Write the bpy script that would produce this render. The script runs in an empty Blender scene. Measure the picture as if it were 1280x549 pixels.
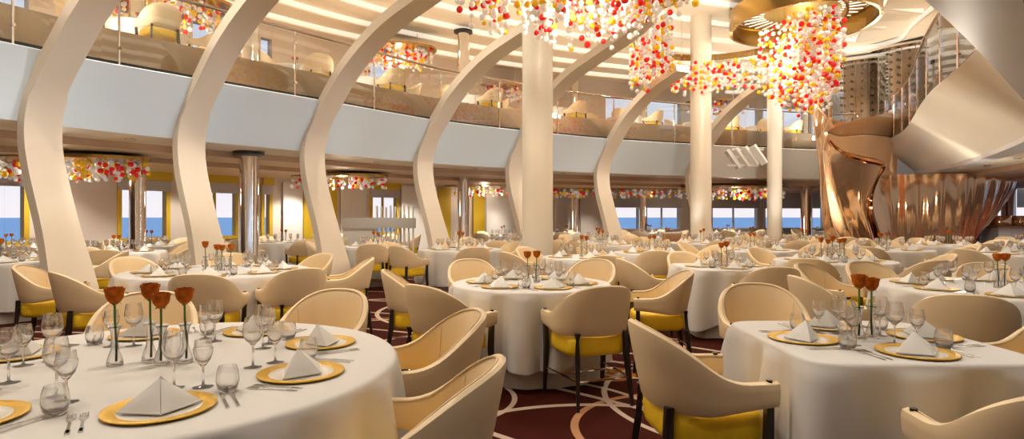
import bpy, math, random
from mathutils import Vector, Matrix
random.seed(7)
PI = math.pi
F = 740.0; CH = 1.35; HY = 271.0
sc = bpy.context.scene
COL = sc.collection
R = math.radians

def lerp(a, b, t): return a + (b - a) * t
def sstep(a, b, x):
    t = max(0.0, min(1.0, (x - a) / (b - a))); return t * t * (3 - 2 * t)
def at(px, D): return (px - 640.0) / F * D
def zat(py, D): return CH + (HY - py) * D / F

# ------------------------------------------------------------------ materials
def new_mat(name):
    m = bpy.data.materials.new(name); m.use_nodes = True
    nt = m.node_tree; b = nt.nodes.get('Principled BSDF')
    return m, nt, b
def mat(name, col, rough=0.5, metal=0.0, var=0.0, vscale=8.0, bump=0.0, bscale=60.0, spec=None, sheen=0.0, trans=0.0, emit=None, estr=0.0, coat=0.0):
    m, nt, b = new_mat(name)
    b.inputs['Base Color'].default_value = (*col, 1)
    b.inputs['Roughness'].default_value = rough
    b.inputs['Metallic'].default_value = metal
    if spec is not None: b.inputs['Specular IOR Level'].default_value = spec
    if sheen: b.inputs['Sheen Weight'].default_value = sheen
    if trans: b.inputs['Transmission Weight'].default_value = trans
    if coat: b.inputs['Coat Weight'].default_value = coat
    if emit: b.inputs['Emission Color'].default_value = (*emit, 1); b.inputs['Emission Strength'].default_value = estr
    if var or bump:
        tc = nt.nodes.new('ShaderNodeTexCoord')
        if var:
            n = nt.nodes.new('ShaderNodeTexNoise'); n.inputs['Scale'].default_value = vscale; n.inputs['Detail'].default_value = 4
            nt.links.new(tc.outputs['Object'], n.inputs['Vector'])
            r = nt.nodes.new('ShaderNodeValToRGB')
            r.color_ramp.elements[0].position = .3; r.color_ramp.elements[1].position = .7
            r.color_ramp.elements[0].color = (*[c * (1 - var) for c in col], 1)
            r.color_ramp.elements[1].color = (*[min(1, c * (1 + var * .5)) for c in col], 1)
            nt.links.new(n.outputs['Fac'], r.inputs['Fac']); nt.links.new(r.outputs['Color'], b.inputs['Base Color'])
        if bump:
            n2 = nt.nodes.new('ShaderNodeTexNoise'); n2.inputs['Scale'].default_value = bscale; n2.inputs['Detail'].default_value = 3
            nt.links.new(tc.outputs['Object'], n2.inputs['Vector'])
            bp = nt.nodes.new('ShaderNodeBump'); bp.inputs['Strength'].default_value = bump; bp.inputs['Distance'].default_value = .01
            nt.links.new(n2.outputs['Fac'], bp.inputs['Height']); nt.links.new(bp.outputs['Normal'], b.inputs['Normal'])
    return m
def thin_glass(name, tint=(1, 1, 1), refl=.9, ior=1.45, base=0.03):
    m = bpy.data.materials.new(name); m.use_nodes = True; nt = m.node_tree
    for n in list(nt.nodes): nt.nodes.remove(n)
    o = nt.nodes.new('ShaderNodeOutputMaterial'); mx = nt.nodes.new('ShaderNodeMixShader')
    t = nt.nodes.new('ShaderNodeBsdfTransparent'); g = nt.nodes.new('ShaderNodeBsdfGlossy')
    t.inputs['Color'].default_value = (*tint, 1); g.inputs['Roughness'].default_value = .02
    g.inputs['Color'].default_value = (refl, refl, refl, 1)
    lw = nt.nodes.new('ShaderNodeLayerWeight'); lw.inputs['Blend'].default_value = .25
    mt = nt.nodes.new('ShaderNodeMath'); mt.operation = 'MULTIPLY_ADD'; mt.inputs[1].default_value = .75; mt.inputs[2].default_value = base
    nt.links.new(lw.outputs['Fresnel'], mt.inputs[0]); nt.links.new(mt.outputs[0], mx.inputs['Fac'])
    nt.links.new(t.outputs[0], mx.inputs[1]); nt.links.new(g.outputs[0], mx.inputs[2]); nt.links.new(mx.outputs[0], o.inputs['Surface'])
    return m
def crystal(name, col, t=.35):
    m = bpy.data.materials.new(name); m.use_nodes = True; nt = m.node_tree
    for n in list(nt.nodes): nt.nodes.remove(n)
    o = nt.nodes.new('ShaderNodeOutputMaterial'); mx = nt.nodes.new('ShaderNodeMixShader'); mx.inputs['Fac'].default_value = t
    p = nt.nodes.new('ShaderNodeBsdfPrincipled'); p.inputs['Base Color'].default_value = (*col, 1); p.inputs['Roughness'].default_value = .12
    p.inputs['Emission Color'].default_value = (*col, 1); p.inputs['Emission Strength'].default_value = .16  # faint glow put into the glass, which gives off no light itself
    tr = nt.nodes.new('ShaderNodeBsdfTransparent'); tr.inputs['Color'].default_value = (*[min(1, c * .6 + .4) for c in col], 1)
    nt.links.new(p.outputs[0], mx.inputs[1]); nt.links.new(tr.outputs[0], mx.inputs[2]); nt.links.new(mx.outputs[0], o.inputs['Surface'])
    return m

LEATHER = mat('cream_leather', (.80, .63, .40), .45, bump=.12, bscale=220, spec=.35)
YELLOW = mat('yellow_upholstery', (.86, .56, .01), .6, var=.06, vscale=20, bump=.08, bscale=150)
DARKWOOD = mat('dark_wood', (.022, .012, .008), .3, var=.3, vscale=12)
PIPE = mat('cream_piping', (.62, .47, .30), .5)
CHROME = mat('polished_chrome', (.86, .84, .82), .07, 1.0)
STEEL = mat('cutlery_steel', (.72, .70, .68), .16, 1.0)
LINEN = mat('white_linen', (.665, .645, .625), .75, bump=.05, bscale=300, sheen=.1)
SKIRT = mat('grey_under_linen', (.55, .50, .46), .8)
NAPKIN = mat('napkin_linen', (.76, .75, .73), .75, bump=.06, bscale=400)
GOLD = mat('gold_rim', (.68, .40, .015), .3, .35, var=.12, vscale=90, bump=.25, bscale=240)
PORC = mat('white_porcelain', (.82, .78, .72), .2)
def real_glass(name):
    m = bpy.data.materials.new(name); m.use_nodes = True; nt = m.node_tree
    for n in list(nt.nodes): nt.nodes.remove(n)
    o = nt.nodes.new('ShaderNodeOutputMaterial'); mx = nt.nodes.new('ShaderNodeMixShader'); mx.inputs['Fac'].default_value = .85
    t = nt.nodes.new('ShaderNodeBsdfTransparent'); g = nt.nodes.new('ShaderNodeBsdfGlass'); g.inputs['Roughness'].default_value = 0; g.inputs['IOR'].default_value = 1.48
    nt.links.new(t.outputs[0], mx.inputs[1]); nt.links.new(g.outputs[0], mx.inputs[2]); nt.links.new(mx.outputs[0], o.inputs['Surface']); return m
GLASS = real_glass('clear_glass')
RAILGLASS = thin_glass('railing_glass', (.95, .95, .93), .8, base=.07)
ROSE = mat('orange_petals', (.56, .135, .012), .8, var=.35, vscale=45, spec=.1)
STEM = mat('green_stem', (.10, .24, .03), .5)
RIB = mat('cream_lacquer', (.76, .66, .525), .45)
COLUMN = mat('ivory_column_paint', (.83, .76, .63), .38)
FASCIA = mat('pale_blue_grey_panel', (.75, .85, .92), .4)
CREAMF = mat('cream_fascia', (.82, .75, .63), .25)
SOFFIT = mat('cream_soffit', (.92, .82, .66), .5)
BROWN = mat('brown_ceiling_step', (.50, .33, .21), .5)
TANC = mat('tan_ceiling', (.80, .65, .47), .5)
CEIL = mat('cream_ceiling', (.88, .79, .64), .55)
LAV = mat('pale_lavender_ceiling', (.74, .73, .78), .6)
UPSTAND = mat('bronze_champagne_panel', (.60, .46, .32), .3, .35, var=.15, vscale=1.2)
BLACK = mat('black_metal', (.015, .013, .012), .4)
WALLP = mat('taupe_wall_panel', (.74, .65, .58), .55)
WALLW = mat('warm_white_wall', (.76, .71, .64), .6)
MUSTARD = mat('mustard_panel', (.62, .42, .02), .5)
BLIND = mat('grey_roman_blind', (.56, .54, .55), .8)
PANE = thin_glass('window_pane', (.97, .98, 1), .6, base=.02)
COPPER = mat('polished_copper', (.97, .62, .36), .09, .78)
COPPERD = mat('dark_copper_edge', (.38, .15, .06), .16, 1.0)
BRASS = mat('brushed_gold', (.46, .29, .085), .22, 1.0)
BRASSIN = mat('gold_panel', (.50, .34, .08), .3, .9)
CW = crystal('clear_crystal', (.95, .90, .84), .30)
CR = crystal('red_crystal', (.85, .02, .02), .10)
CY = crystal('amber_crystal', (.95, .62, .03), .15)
WIRE = mat('thin_wire', (.45, .38, .28), .4, .8)
BOTTLE = mat('dark_bottle_glass', (.025, .018, .012), .15, coat=.5)
FOIL = mat('bottle_foil', (.55, .40, .22), .3, .8)
WHITEM = mat('white_lacquer', (.82, .80, .76), .3)
TILE = mat('white_tile_front', (.80, .78, .74), .3)
COUNTER = mat('wood_counter', (.60, .36, .15), .35)
LAMP = mat('lamp_lens', (.9, .85, .75), .4, emit=(1, .9, .75), estr=1.5)
FROST = mat('frosted_acrylic', (.80, .77, .72), .5, trans=.3)

def carpet_mat():
    m, nt, b = new_mat('patterned_carpet'); b.inputs['Roughness'].default_value = .95; b.inputs['Specular IOR Level'].default_value = .1
    L = nt.links.new; N = nt.nodes.new
    tc = N('ShaderNodeTexCoord'); sep = N('ShaderNodeSeparateXYZ'); L(tc.outputs['Object'], sep.inputs[0])
    def math_(op, a, b_=None, c=None):
        n = N('ShaderNodeMath'); n.operation = op
        for i, v in enumerate((a, b_, c)):
            if v is None: continue
            if isinstance(v, (int, float)): n.inputs[i].default_value = v
            else: L(v, n.inputs[i])
        return n.outputs[0]
    acc = None; acc2 = None
    rings = [(.0, 3.9, 1.05, .022, 0), (1.15, 3.75, .75, .026, 1), (1.9, 4.4, 1.2, .022, 0), (-.6, 4.4, .62, .02, 0), (.55, 2.9, 1.35, .028, 0), (-.9, 6.2, .55, .03, 0), (-1.4, 6.6, 1.3, .02, 1),
             (-4.6, 5.2, 1.1, .02, 0), (-5.6, 5.0, 1.6, .02, 1), (1.0, 6.3, .8, .02, 1), (-.4, 8.5, 1.5, .03, 0), (-2, 8.7, 1.0, .03, 0), (1.1, 5.4, .45, .02, 0), (3.4, 6.2, .9, .02, 0), (1.6, 1.6, 1.9, .02, 1)]
    for cx, cy, rr, w, k in rings:
        dx = math_('SUBTRACT', sep.outputs[0], cx); dy = math_('SUBTRACT', sep.outputs[1], cy)
        d = math_('SQRT', math_('ADD', math_('MULTIPLY', dx, dx), math_('MULTIPLY', dy, dy)))
        e = math_('ABSOLUTE', math_('SUBTRACT', d, rr)); ln = math_('LESS_THAN', e, w)
        if k: acc2 = ln if acc2 is None else math_('MAXIMUM', acc2, ln)
        else: acc = ln if acc is None else math_('MAXIMUM', acc, ln)
    # long shallow stripes
    wv = N('ShaderNodeTexWave'); wv.wave_type = 'RINGS'; wv.rings_direction = 'SPHERICAL'; wv.inputs['Scale'].default_value = .30
    mp = N('ShaderNodeMapping'); mp.inputs['Location'].default_value = (6, 3, 0); L(tc.outputs['Object'], mp.inputs[0]); L(mp.outputs[0], wv.inputs[0])
    st = math_('GREATER_THAN', wv.outputs['Fac'], .994); acc = math_('MAXIMUM', acc, st)
    vo = N('ShaderNodeTexVoronoi'); vo.feature = 'F1'; vo.inputs['Scale'].default_value = .45; L(tc.outputs['Object'], vo.inputs[0])
    patch = math_('LESS_THAN', vo.outputs['Distance'], .16)
    nz = N('ShaderNodeTexNoise'); nz.inputs['Scale'].default_value = 260; L(tc.outputs['Object'], nz.inputs[0])
    base = N('ShaderNodeValToRGB'); base.color_ramp.elements[0].color = (.030, .005, .003, 1); base.color_ramp.elements[1].color = (.075, .012, .006, 1); L(nz.outputs['Fac'], base.inputs[0])
    def mix(f, a, col):
        n = N('ShaderNodeMix'); n.data_type = 'RGBA'; L(f, n.inputs['Factor']); L(a, n.inputs['A']); n.inputs['B'].default_value = (*col, 1); return n.outputs['Result']
    c = mix(patch, base.outputs[0], (.40, .16, .03)); c = mix(acc2, c, (.52, .27, .14)); c = mix(acc, c, (.60, .47, .38))
    L(c, b.inputs['Base Color'])
    bp = N('ShaderNodeBump'); bp.inputs['Strength'].default_value = .4; bp.inputs['Distance'].default_value = .005; L(nz.outputs['Fac'], bp.inputs['Height']); L(bp.outputs[0], b.inputs['Normal'])
    return m
CARPET = carpet_mat()

# ------------------------------------------------------------------ mesh helpers
class MB:
    def __init__(s): s.v = []; s.f = []; s.m = []
    def add(s, vs, fs, mi=0):
        o = len(s.v); s.v += [tuple(p) for p in vs]
        s.f += [tuple(i + o for i in f) for f in fs]; s.m += [mi] * len(fs); return s
    def box(s, x0, x1, y0, y1, z0, z1, mi=0, mtx=None):
        vs = [Vector(p) for p in ((x0, y0, z0), (x1, y0, z0), (x1, y1, z0), (x0, y1, z0), (x0, y0, z1), (x1, y0, z1), (x1, y1, z1), (x0, y1, z1))]
        if mtx: vs = [mtx @ p for p in vs]
        return s.add(vs, [(3, 2, 1, 0), (4, 5, 6, 7), (0, 1, 5, 4), (1, 2, 6, 5), (2, 3, 7, 6), (3, 0, 4, 7)], mi)
    def lathe(s, prof, n=24, c=(0, 0, 0), mi=0, caps=True, mtx=None, mfn=None):
        vs = []; fs = []; ms = []
        for r, z in prof:
            for k in range(n):
                a = 2 * PI * k / n; vs.append(Vector((r * math.cos(a) + c[0], r * math.sin(a) + c[1], z + c[2])))
        for i in range(len(prof) - 1):
            for k in range(n):
                k2 = (k + 1) % n; fs.append((i * n + k, i * n + k2, (i + 1) * n + k2, (i + 1) * n + k)); ms.append(mfn(i) if mfn else mi)
        if caps:
            fs.append(tuple(range(n))[::-1]); ms.append(mfn(0) if mfn else mi)
            fs.append(tuple((len(prof) - 1) * n + k for k in range(n))); ms.append(mfn(len(prof) - 2) if mfn else mi)
        if mtx: vs = [mtx @ p for p in vs]
        o = len(s.v); s.v += [tuple(p) for p in vs]; s.f += [tuple(i + o for i in f) for f in fs]; s.m += ms; return s
    def tube(s, pts, rad, n=8, mi=0, closed=False):
        pts = [Vector(p) for p in pts]; L = len(pts)
        rads = rad if isinstance(rad, (list, tuple)) else [rad] * L
        vs = []
        up = Vector((0, 0, 1))
        for i, p in enumerate(pts):
            a = pts[(i - 1) % L] if (closed or i > 0) else p; b = pts[(i + 1) % L] if (closed or i < L - 1) else p
            t = (b - a).normalized()
            u = t.cross(up)
            if u.length < .1: u = t.cross(Vector((1, 0, 0)))
            u.normalize(); w = u.cross(t)
            for k in range(n):
                an = 2 * PI * k / n + PI / n; vs.append(p + (u * math.cos(an) + w * math.sin(an)) * rads[i])
        fs = []
        for i in range(L if closed else L - 1):
            j = (i + 1) % L
            for k in range(n):
                k2 = (k + 1) % n; fs.append((i * n + k, i * n + k2, j * n + k2, j * n + k))
        if not closed: fs += [tuple(range(n))[::-1], tuple((L - 1) * n + k for k in range(n))]
        return s.add(vs, fs, mi)
    def grid(s, rows, mi=0, close_u=False, close_v=False):
        nr = len(rows); nc = len(rows[0]); vs = [p for r in rows for p in r]; fs = []
        for i in range(nr if close_v else nr - 1):
            j = (i + 1) % nr
            for k in range(nc if close_u else nc - 1):
                k2 = (k + 1) % nc; fs.append((i * nc + k, i * nc + k2, j * nc + k2, j * nc + k))
        return s.add(vs, fs, mi)
    def sheet(s, rows, th, mi=0, mi_edge=None):
        """a surface of rows with real thickness"""
        nr = len(rows); nc = len(rows[0]); P = [[Vector(p) for p in r] for r in rows]; Q = []
        for i in range(nr):
            q = []
            for k in range(nc):
                du = P[i][min(k + 1, nc - 1)] - P[i][max(k - 1, 0)]; dv = P[min(i + 1, nr - 1)][k] - P[max(i - 1, 0)][k]
                n = du.cross(dv)
                n = n.normalized() if n.length > 1e-9 else Vector((0, 0, 1))
                q.append(P[i][k] + n * th)
            Q.append(q)
        vs = [p for r in P for p in r] + [p for r in Q for p in r]; o = nr * nc; fs = []
        for i in range(nr - 1):
            for k in range(nc - 1):
                a, b, c, d = i * nc + k, i * nc + k + 1, (i + 1) * nc + k + 1, (i + 1) * nc + k
                fs.append((d, c, b, a)); fs.append((a + o, b + o, c + o, d + o))
        s.add(vs, fs, mi)
        base = len(s.v) - 2 * o; e = []
        ring = [k for k in range(nc)] + [i * nc + nc - 1 for i in range(1, nr)] + [(nr - 1) * nc + k for k in range(nc - 2, -1, -1)] + [i * nc for i in range(nr - 2, 0, -1)]
        for a, b in zip(ring, ring[1:] + ring[:1]): e.append((base + a, base + b, base + b + o, base + a + o))
        s.f += e; s.m += [mi if mi_edge is None else mi_edge] * len(e); return s
    def mesh(s, name, mats, smooth=True, ang=40):
        me = bpy.data.meshes.new(name); me.from_pydata(s.v, [], s.f)
        for m in (mats if isinstance(mats, (list, tuple)) else [mats]): me.materials.append(m)
        me.polygons.foreach_set('material_index', s.m)
        if smooth:
            me.polygons.foreach_set('use_smooth', [True] * len(me.polygons))
            try: me.set_sharp_from_angle(angle=R(ang))
            except Exception: pass
        me.update(); return me
    def build(s, name, mats, parent=None, smooth=True, ang=40): return link(name, s.mesh(name, mats, smooth, ang), parent)
def link(name, me, parent=None):
    o = bpy.data.objects.new(name, me); COL.objects.link(o)
    if parent: o.parent = parent
    return o
def chk(l):
    if not 4 <= len(l.split()) <= 16: print('LABELLEN', len(l.split()), l)
def tag(o, label=None, cat=None, group=None, kind=None):
    if label:
        chk(label); o['label'] = label
    if cat: o['category'] = cat
    if group: o['group'] = group
    if kind: o['kind'] = kind
    return o
def thing(name, label, cat, loc=(0, 0, 0), rz=0, group=None):
    o = bpy.data.objects.new(name, None); COL.objects.link(o); o.location = loc; o.rotation_euler = (0, 0, rz)
    o.empty_display_size = .1
    return tag(o, label, cat, group)
def struct(o): o['kind'] = 'structure'; return o
KIDS = {}
def tree(root, kids): KIDS[root.name] = kids
def dup(proto, loc, rz, label, group=None, used=set()):
    """proto = (root, [(child, [grandchildren])]); the first use is the original itself"""
    root, kids = proto
    if root.name not in used: used.add(root.name); r = root
    else:
        r = root.copy(); COL.objects.link(r)
        for c, gs in kids:
            d = c.copy(); COL.objects.link(d); d.parent = r
            for g in gs: h = g.copy(); COL.objects.link(h); h.parent = d
    r.location = loc; r.rotation_euler = (0, 0, rz); r['label'] = label
    chk(label)
    if group: r['group'] = group
    return r

# ------------------------------------------------------------------ the atrium ring
CP = [(-6.35, 7.9, .45), (-5.3, 9.63, .62), (-3.9, 11.4, .65), (-2.1, 13.6, .65), (0, 15.3, .65), (2.5, 16.9, .65), (5.5, 18.2, .65), (8.4, 19.2, .65), (10.9, 19.7, .7),
      (12.1, 18.4, .8), (11.5, 16.5, 1.0), (10.7, 14, 1.2), (8.5, 9.8, 1.35), (6.6, 7.4, .7), (4.9, 5.7, .0), (2.46, 3.4, 0), (0.3, 1.6, 0), (-2.6, .8, 0), (-5.4, 1.8, 0), (-7.0, 4.2, .2), (-6.95, 6.2, .35)]
NS = 8
def cat(p0, p1, p2, p3, t):
    return tuple(.5 * ((2 * b) + (-a + c) * t + (2 * a - 5 * b + 4 * c - d) * t * t + (-a + 3 * b - 3 * c + d) * t ** 3) for a, b, c, d in zip(p0, p1, p2, p3))
RINGN = len(CP) * NS
def ringpt(u):
    """u in control point units -> position, outward normal, lean"""
    n = len(CP); i = math.floor(u); t = u - i
    g = [CP[(i + k) % n] for k in (-1, 0, 1, 2)]
    p = cat(*g, t); q0 = cat(*g, max(0, t - .02)); q1 = cat(*g, min(1, t + .02))
    d = Vector((q1[0] - q0[0], q1[1] - q0[1])).normalized()
    return Vector((p[0], p[1])), Vector((-d.y, d.x)), max(0, p[2])
def off(u, d, z):
    p, n, l = ringpt(u); q = p + n * d; return Vector((q.x, q.y, z))
def sweep(u0, u1, prof, mi=0, mb=None, step=1.0 / NS, mis=None, leanz=None):
    """prof: list of (d, z) or (fn(lean)->d, z)"""
    mb = mb or MB(); n = max(2, round((u1 - u0) / step)); rows = []
    for i in range(n + 1):
        u = lerp(u0, u1, i / n); p, nn, l = ringpt(u)
        rows.append([Vector((p.x + nn.x * (d(l) if callable(d) else d), p.y + nn.y * (d(l) if callable(d) else d), z)) for d, z in prof])
    for k in range(len(prof) - 1):
        mb.grid([[r[k], r[k + 1]] for r in rows], mis[k] if mis else mi)
    return mb
COVE = .7
ZB, ZT, ZU, ZR, ZC = 2.60, 3.48, 3.80, 4.66, 6.7
NCP = len(CP)

# floor
fl = MB(); fl.box(-22, 30, -9, 32, -.2, 0); struct(fl.build('floor', CARPET, smooth=False))
# lower ceiling (steps), full loop
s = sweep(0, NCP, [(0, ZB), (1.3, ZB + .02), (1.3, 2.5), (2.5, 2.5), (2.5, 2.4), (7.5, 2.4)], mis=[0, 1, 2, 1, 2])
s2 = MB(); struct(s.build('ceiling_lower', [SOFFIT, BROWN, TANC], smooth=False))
# upper floor slab with champagne upstand
s = sweep(0, NCP, [(lambda l: -l + .02, ZT), (lambda l: -l + .3, ZT), (lambda l: -l + .3, ZT + .07), (lambda l: -l + .3, 4.05), (lambda l: -l + .36, 4.05), (lambda l: -l + .36, ZU), (7.5, ZU)], mis=[1, 1, 0, 0, 0, 2])
struct(s.build('floor_upper', [UPSTAND, BLACK, TANC], smooth=False))
# upper ceiling: stepped bands, full loop, closed by a raised centre
prof = []; d = 7.5; k = 0
while d > -3.4:
    prof += [(d, ZC + .17), (d - 1.27, ZC), (d - 1.29, ZC + .03), (d - 1.29, ZC + .17)]; d -= 1.29
prof += [(-3.6, ZC), (-3.6, ZC + .75)]
s = sweep(0, NCP, prof, mis=[(1 if i % 4 in (1,) else (2 if i % 4 == 2 else 0)) for i in range(len(prof) - 1)])
struct(s.build('ceiling_upper', [CEIL, SOFFIT, mat('cove_light_strip', (.9, .86, .8), .5, emit=(1, .90, .76), estr=COVE)], smooth=False))
c = MB(); loop = [off(i / NS, -3.3, ZC + .75) for i in range(RINGN)]; ctr = Vector((2.5, 10.5, ZC + .75))
c.add(loop + [ctr], [(i, (i + 1) % RINGN, RINGN) for i in range(RINGN)]); struct(c.build('ceiling_dome', LAV, smooth=False))

# fascia panels between the ribs
fn = 0
segs = [(-.9, 0), (0, 1), (1, 2), (2, 3), (3, 4), (4, 5), (5, 6), (6, 8.35)]
for a, b in segs:
    rows = []; n = 8
    for i in range(n + 1):
        u = lerp(a, b, i / n); p, nn, l = ringpt(u); r = []
        for (dd, z) in ((0, ZB), (-.5, .0), (-1, .0)):
            pass
        for t in (0, .25, .5, .75, 1): 
            q = p - nn * (l * t ** 1.15); r.append(Vector((q.x, q.y, lerp(ZB, ZT, t))))
        rows.append(r)
    fn += 1; m = MB().sheet(rows, .03); struct(m.build('trim_%d' % fn, FASCIA if b < 7 else CREAMF))
rows = []
for i in range(49):
    u = lerp(9.6, 20.1, i / 48); p, nn, l = ringpt(u)
    rows.append([Vector((p.x - nn.x * l * t, p.y - nn.y * l * t, lerp(ZB + .03, ZT, t))) for t in (0, .25, .5, .75, 1)])
fn += 1; struct(MB().sheet(rows, .03).build('trim_%d' % fn, CREAMF))
fn += 1; struct(sweep(9.6, 20.1, [(-.05, ZB + .12), (-.05, ZB - .02), (.32, ZB - .02), (.32, ZB + .06)]).build('trim_%d' % fn, mat('brushed_metal_trim', (.78, .78, .79), .32, .35)))

# ribs
RT = [(.95, -.0), (.83, .4), (.62, .95), (.38, 1.5), (.18, 2.0), (.10, 2.35), (.11, 2.65), (.22, 2.95), (.43, 3.23), (.74, 3.53), (1.18, 3.93), (1.75, 4.3), (2.45, 4.62), (3.3, 4.85), (4.2, 5.1), (5.2, 5.6), (6.0, 6.2), (6.5, 6.9)]
def smooth_curve(P, sub=3):
    out = []
    for i in range(len(P) - 1):
        g = [P[max(0, i - 1)], P[i], P[i + 1], P[min(len(P) - 1, i + 2)]]
        for k in range(sub): out.append(cat(*g, k / sub))
    out.append(P[-1]); return out
RC = smooth_curve(RT)
ribnames = ['leftmost, nearest', 'second from left', 'third from left', 'fourth from left', 'partly behind the thickest column', 'right of the thickest column', 'rightmost, behind the second ivory column']
for i in range(7):
    p, nn, l = ringpt(i); tg = Vector((nn.y, -nn.x)); rows = []
    RCi = [q for q in RC if q[0] < {3: 4.3, 4: 4.6, 5: 3.55, 6: 3.05}.get(i, 9) or q[1] < 3]
    for k, (t, z) in enumerate(RCi):
        t0, z0 = RCi[max(0, k - 1)]; t1, z1 = RCi[min(len(RCi) - 1, k + 1)]
        v = Vector((t1 - t0, z1 - z0)).normalized(); pr = Vector((v.y, -v.x))      # towards the atrium side
        w = .22 + .07 * sstep(1.4, 0, z) if z < 3 else .20
        th = .085
        r = []
        for a, b in ((-w, -th), (w, -th), (w, th), (-w, th)):
            tt = t + pr.x * b; zz = max(0, z + pr.y * b) if k else 0; q = p - nn * tt + tg * a; r.append(Vector((q.x, q.y, zz)))
        rows.append(r)
    m = MB().grid(rows, close_u=True); e_ = len(m.v); m.f += [(3, 2, 1, 0), (e_ - 4, e_ - 3, e_ - 2, e_ - 1)]; m.m += [0, 0]
    o = m.build('curved_rib', RIB, ang=35)
    tag(o, 'tall cream curved rib rising from the floor, ' + ribnames[i], 'rib', 'curved atrium ribs')

# balustrades
def balustrade(u0, u1, npan, label, post_at=None):
    rt = thing('glass_balustrade', label, 'railing')
    dtop = lambda l: -l + .04
    def P(u, z, dd=0):
        p, nn, l = ringpt(u); q = p + nn * (dtop(l) + dd); return Vector((q.x, q.y, z))
    MB().tube([P(lerp(u0, u1, i / 80), ZR) for i in range(81)], .028, 8).build('handrail', mat('bronze_handrail', (.50, .42, .36), .2, 1.0), rt)
    rows = [[P(lerp(u0, u1, i / 60), ZT - .01), P(lerp(u0, u1, i / 60), ZT + .06), P(lerp(u0, u1, i / 60), ZT + .06, .05)] for i in range(61)]
    MB().grid(rows).build('base_channel', BLACK, rt, smooth=False)
    for k in range(npan):
        a, b = lerp(u0, u1, k / npan), lerp(u0, u1, (k + 1) / npan); g = (b - a) * .01
        MB().sheet([[P(lerp(a + g, b - g, i / 6), ZT + .05), P(lerp(a + g, b - g, i / 6), ZR - .06)] for i in range(7)], .012).build('glass_panel', RAILGLASS, rt, smooth=False)
        pm = MB().tube([P(a, ZT), P(a, ZR)], .016, 8)
        for zz in (ZT + .25, ZT + .95): pm.tube([P(a, zz, -.03), P(a, zz, .03)], .022, 8)
        pm.build('post', CHROME, rt)
balustrade(-.9, 8.3, 14, 'glass balustrade with slim posts running along the curved left balcony')
balustrade(10.0, 14.6, 12, 'glass balustrade climbing over the cream balcony at right above copper sculpture')

# ------------------------------------------------------------------ outer wall with windows
WP = [(-14.0, 5.0), (-9.9, 11.6), (-7.9, 14.6), (-5.6, 17.3), (-3, 19.7), (0.3, 22), (4, 24), (8, 25.5), (12, 26.5), (17, 26.5), (26, 20)]
def ray(px):
    k = (px - 640) / F
    for (x0, y0), (x1, y1) in zip(WP, WP[1:]):
        # x = k y
        dx, dy = x1 - x0, y1 - y0; den = dx - k * dy
        if abs(den) < 1e-6: continue
        t = (k * y0 - x0) / den
        if -1e-6 <= t <= 1 + 1e-6 and (y0 + dy * t) > 0: return Vector((x0 + dx * t, y0 + dy * t))
def wallbox(mb, pa, pb, z0, z1, th=.25, o=0.0, mi=0):
    d = (pb - pa); n = Vector((-d.y, d.x)).normalized()
    a, b = pa + n * o, pb + n * o; vs = [Vector((q.x, q.y, z)) for z in (z0, z1) for q in (a, b, b + n * th, a + n * th)]
    return mb.add(vs, [(3, 2, 1, 0), (4, 5, 6, 7), (0, 1, 5, 4), (1, 2, 6, 5), (2, 3, 7, 6), (3, 0, 4, 7)], mi)
wins = [(-60, 36), (146, 212), (241, 298), (326, 340), (462, 498), (757, 800), (806, 851), (888, 948), (954, 1006), (1012, 1030), (1243, 1258), (1266, 1300)]
bright = [(355, 380), (512, 545), (700, 745)]
edges = [-200]
for a, b in wins: edges += [a, b]
edges += [1330]
P0 = Vector(WP[0])
def pts_between(a, b):
    pa, pb = ray(a) if a > -200 else P0, ray(b)
    mid = [Vector(p) for p in WP if (pa.x < p[0] < pb.x)]
    q = [pa] + sorted(mid, key=lambda v: v.x) + [pb]; return q
wm = MB()
for a, b in zip(edges[0::2], edges[1::2]):
    q = pts_between(a, b)
    for u, v in zip(q, q[1:]): wallbox(wm, u, v, 0, 6.9, mi=1 if a > 500 else 0)
for a, b in wins:
    q = pts_between(a, b)
    for u, v in zip(q, q[1:]):
        wallbox(wm, u, v, 0, .8, mi=1 if a > 500 else 0); wallbox(wm, u, v, 2.35, 4.5); wallbox(wm, u, v, 6.2, 6.9)
struct(wm.build('wall_far', [WALLP, WALLW], smooth=False))
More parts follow.
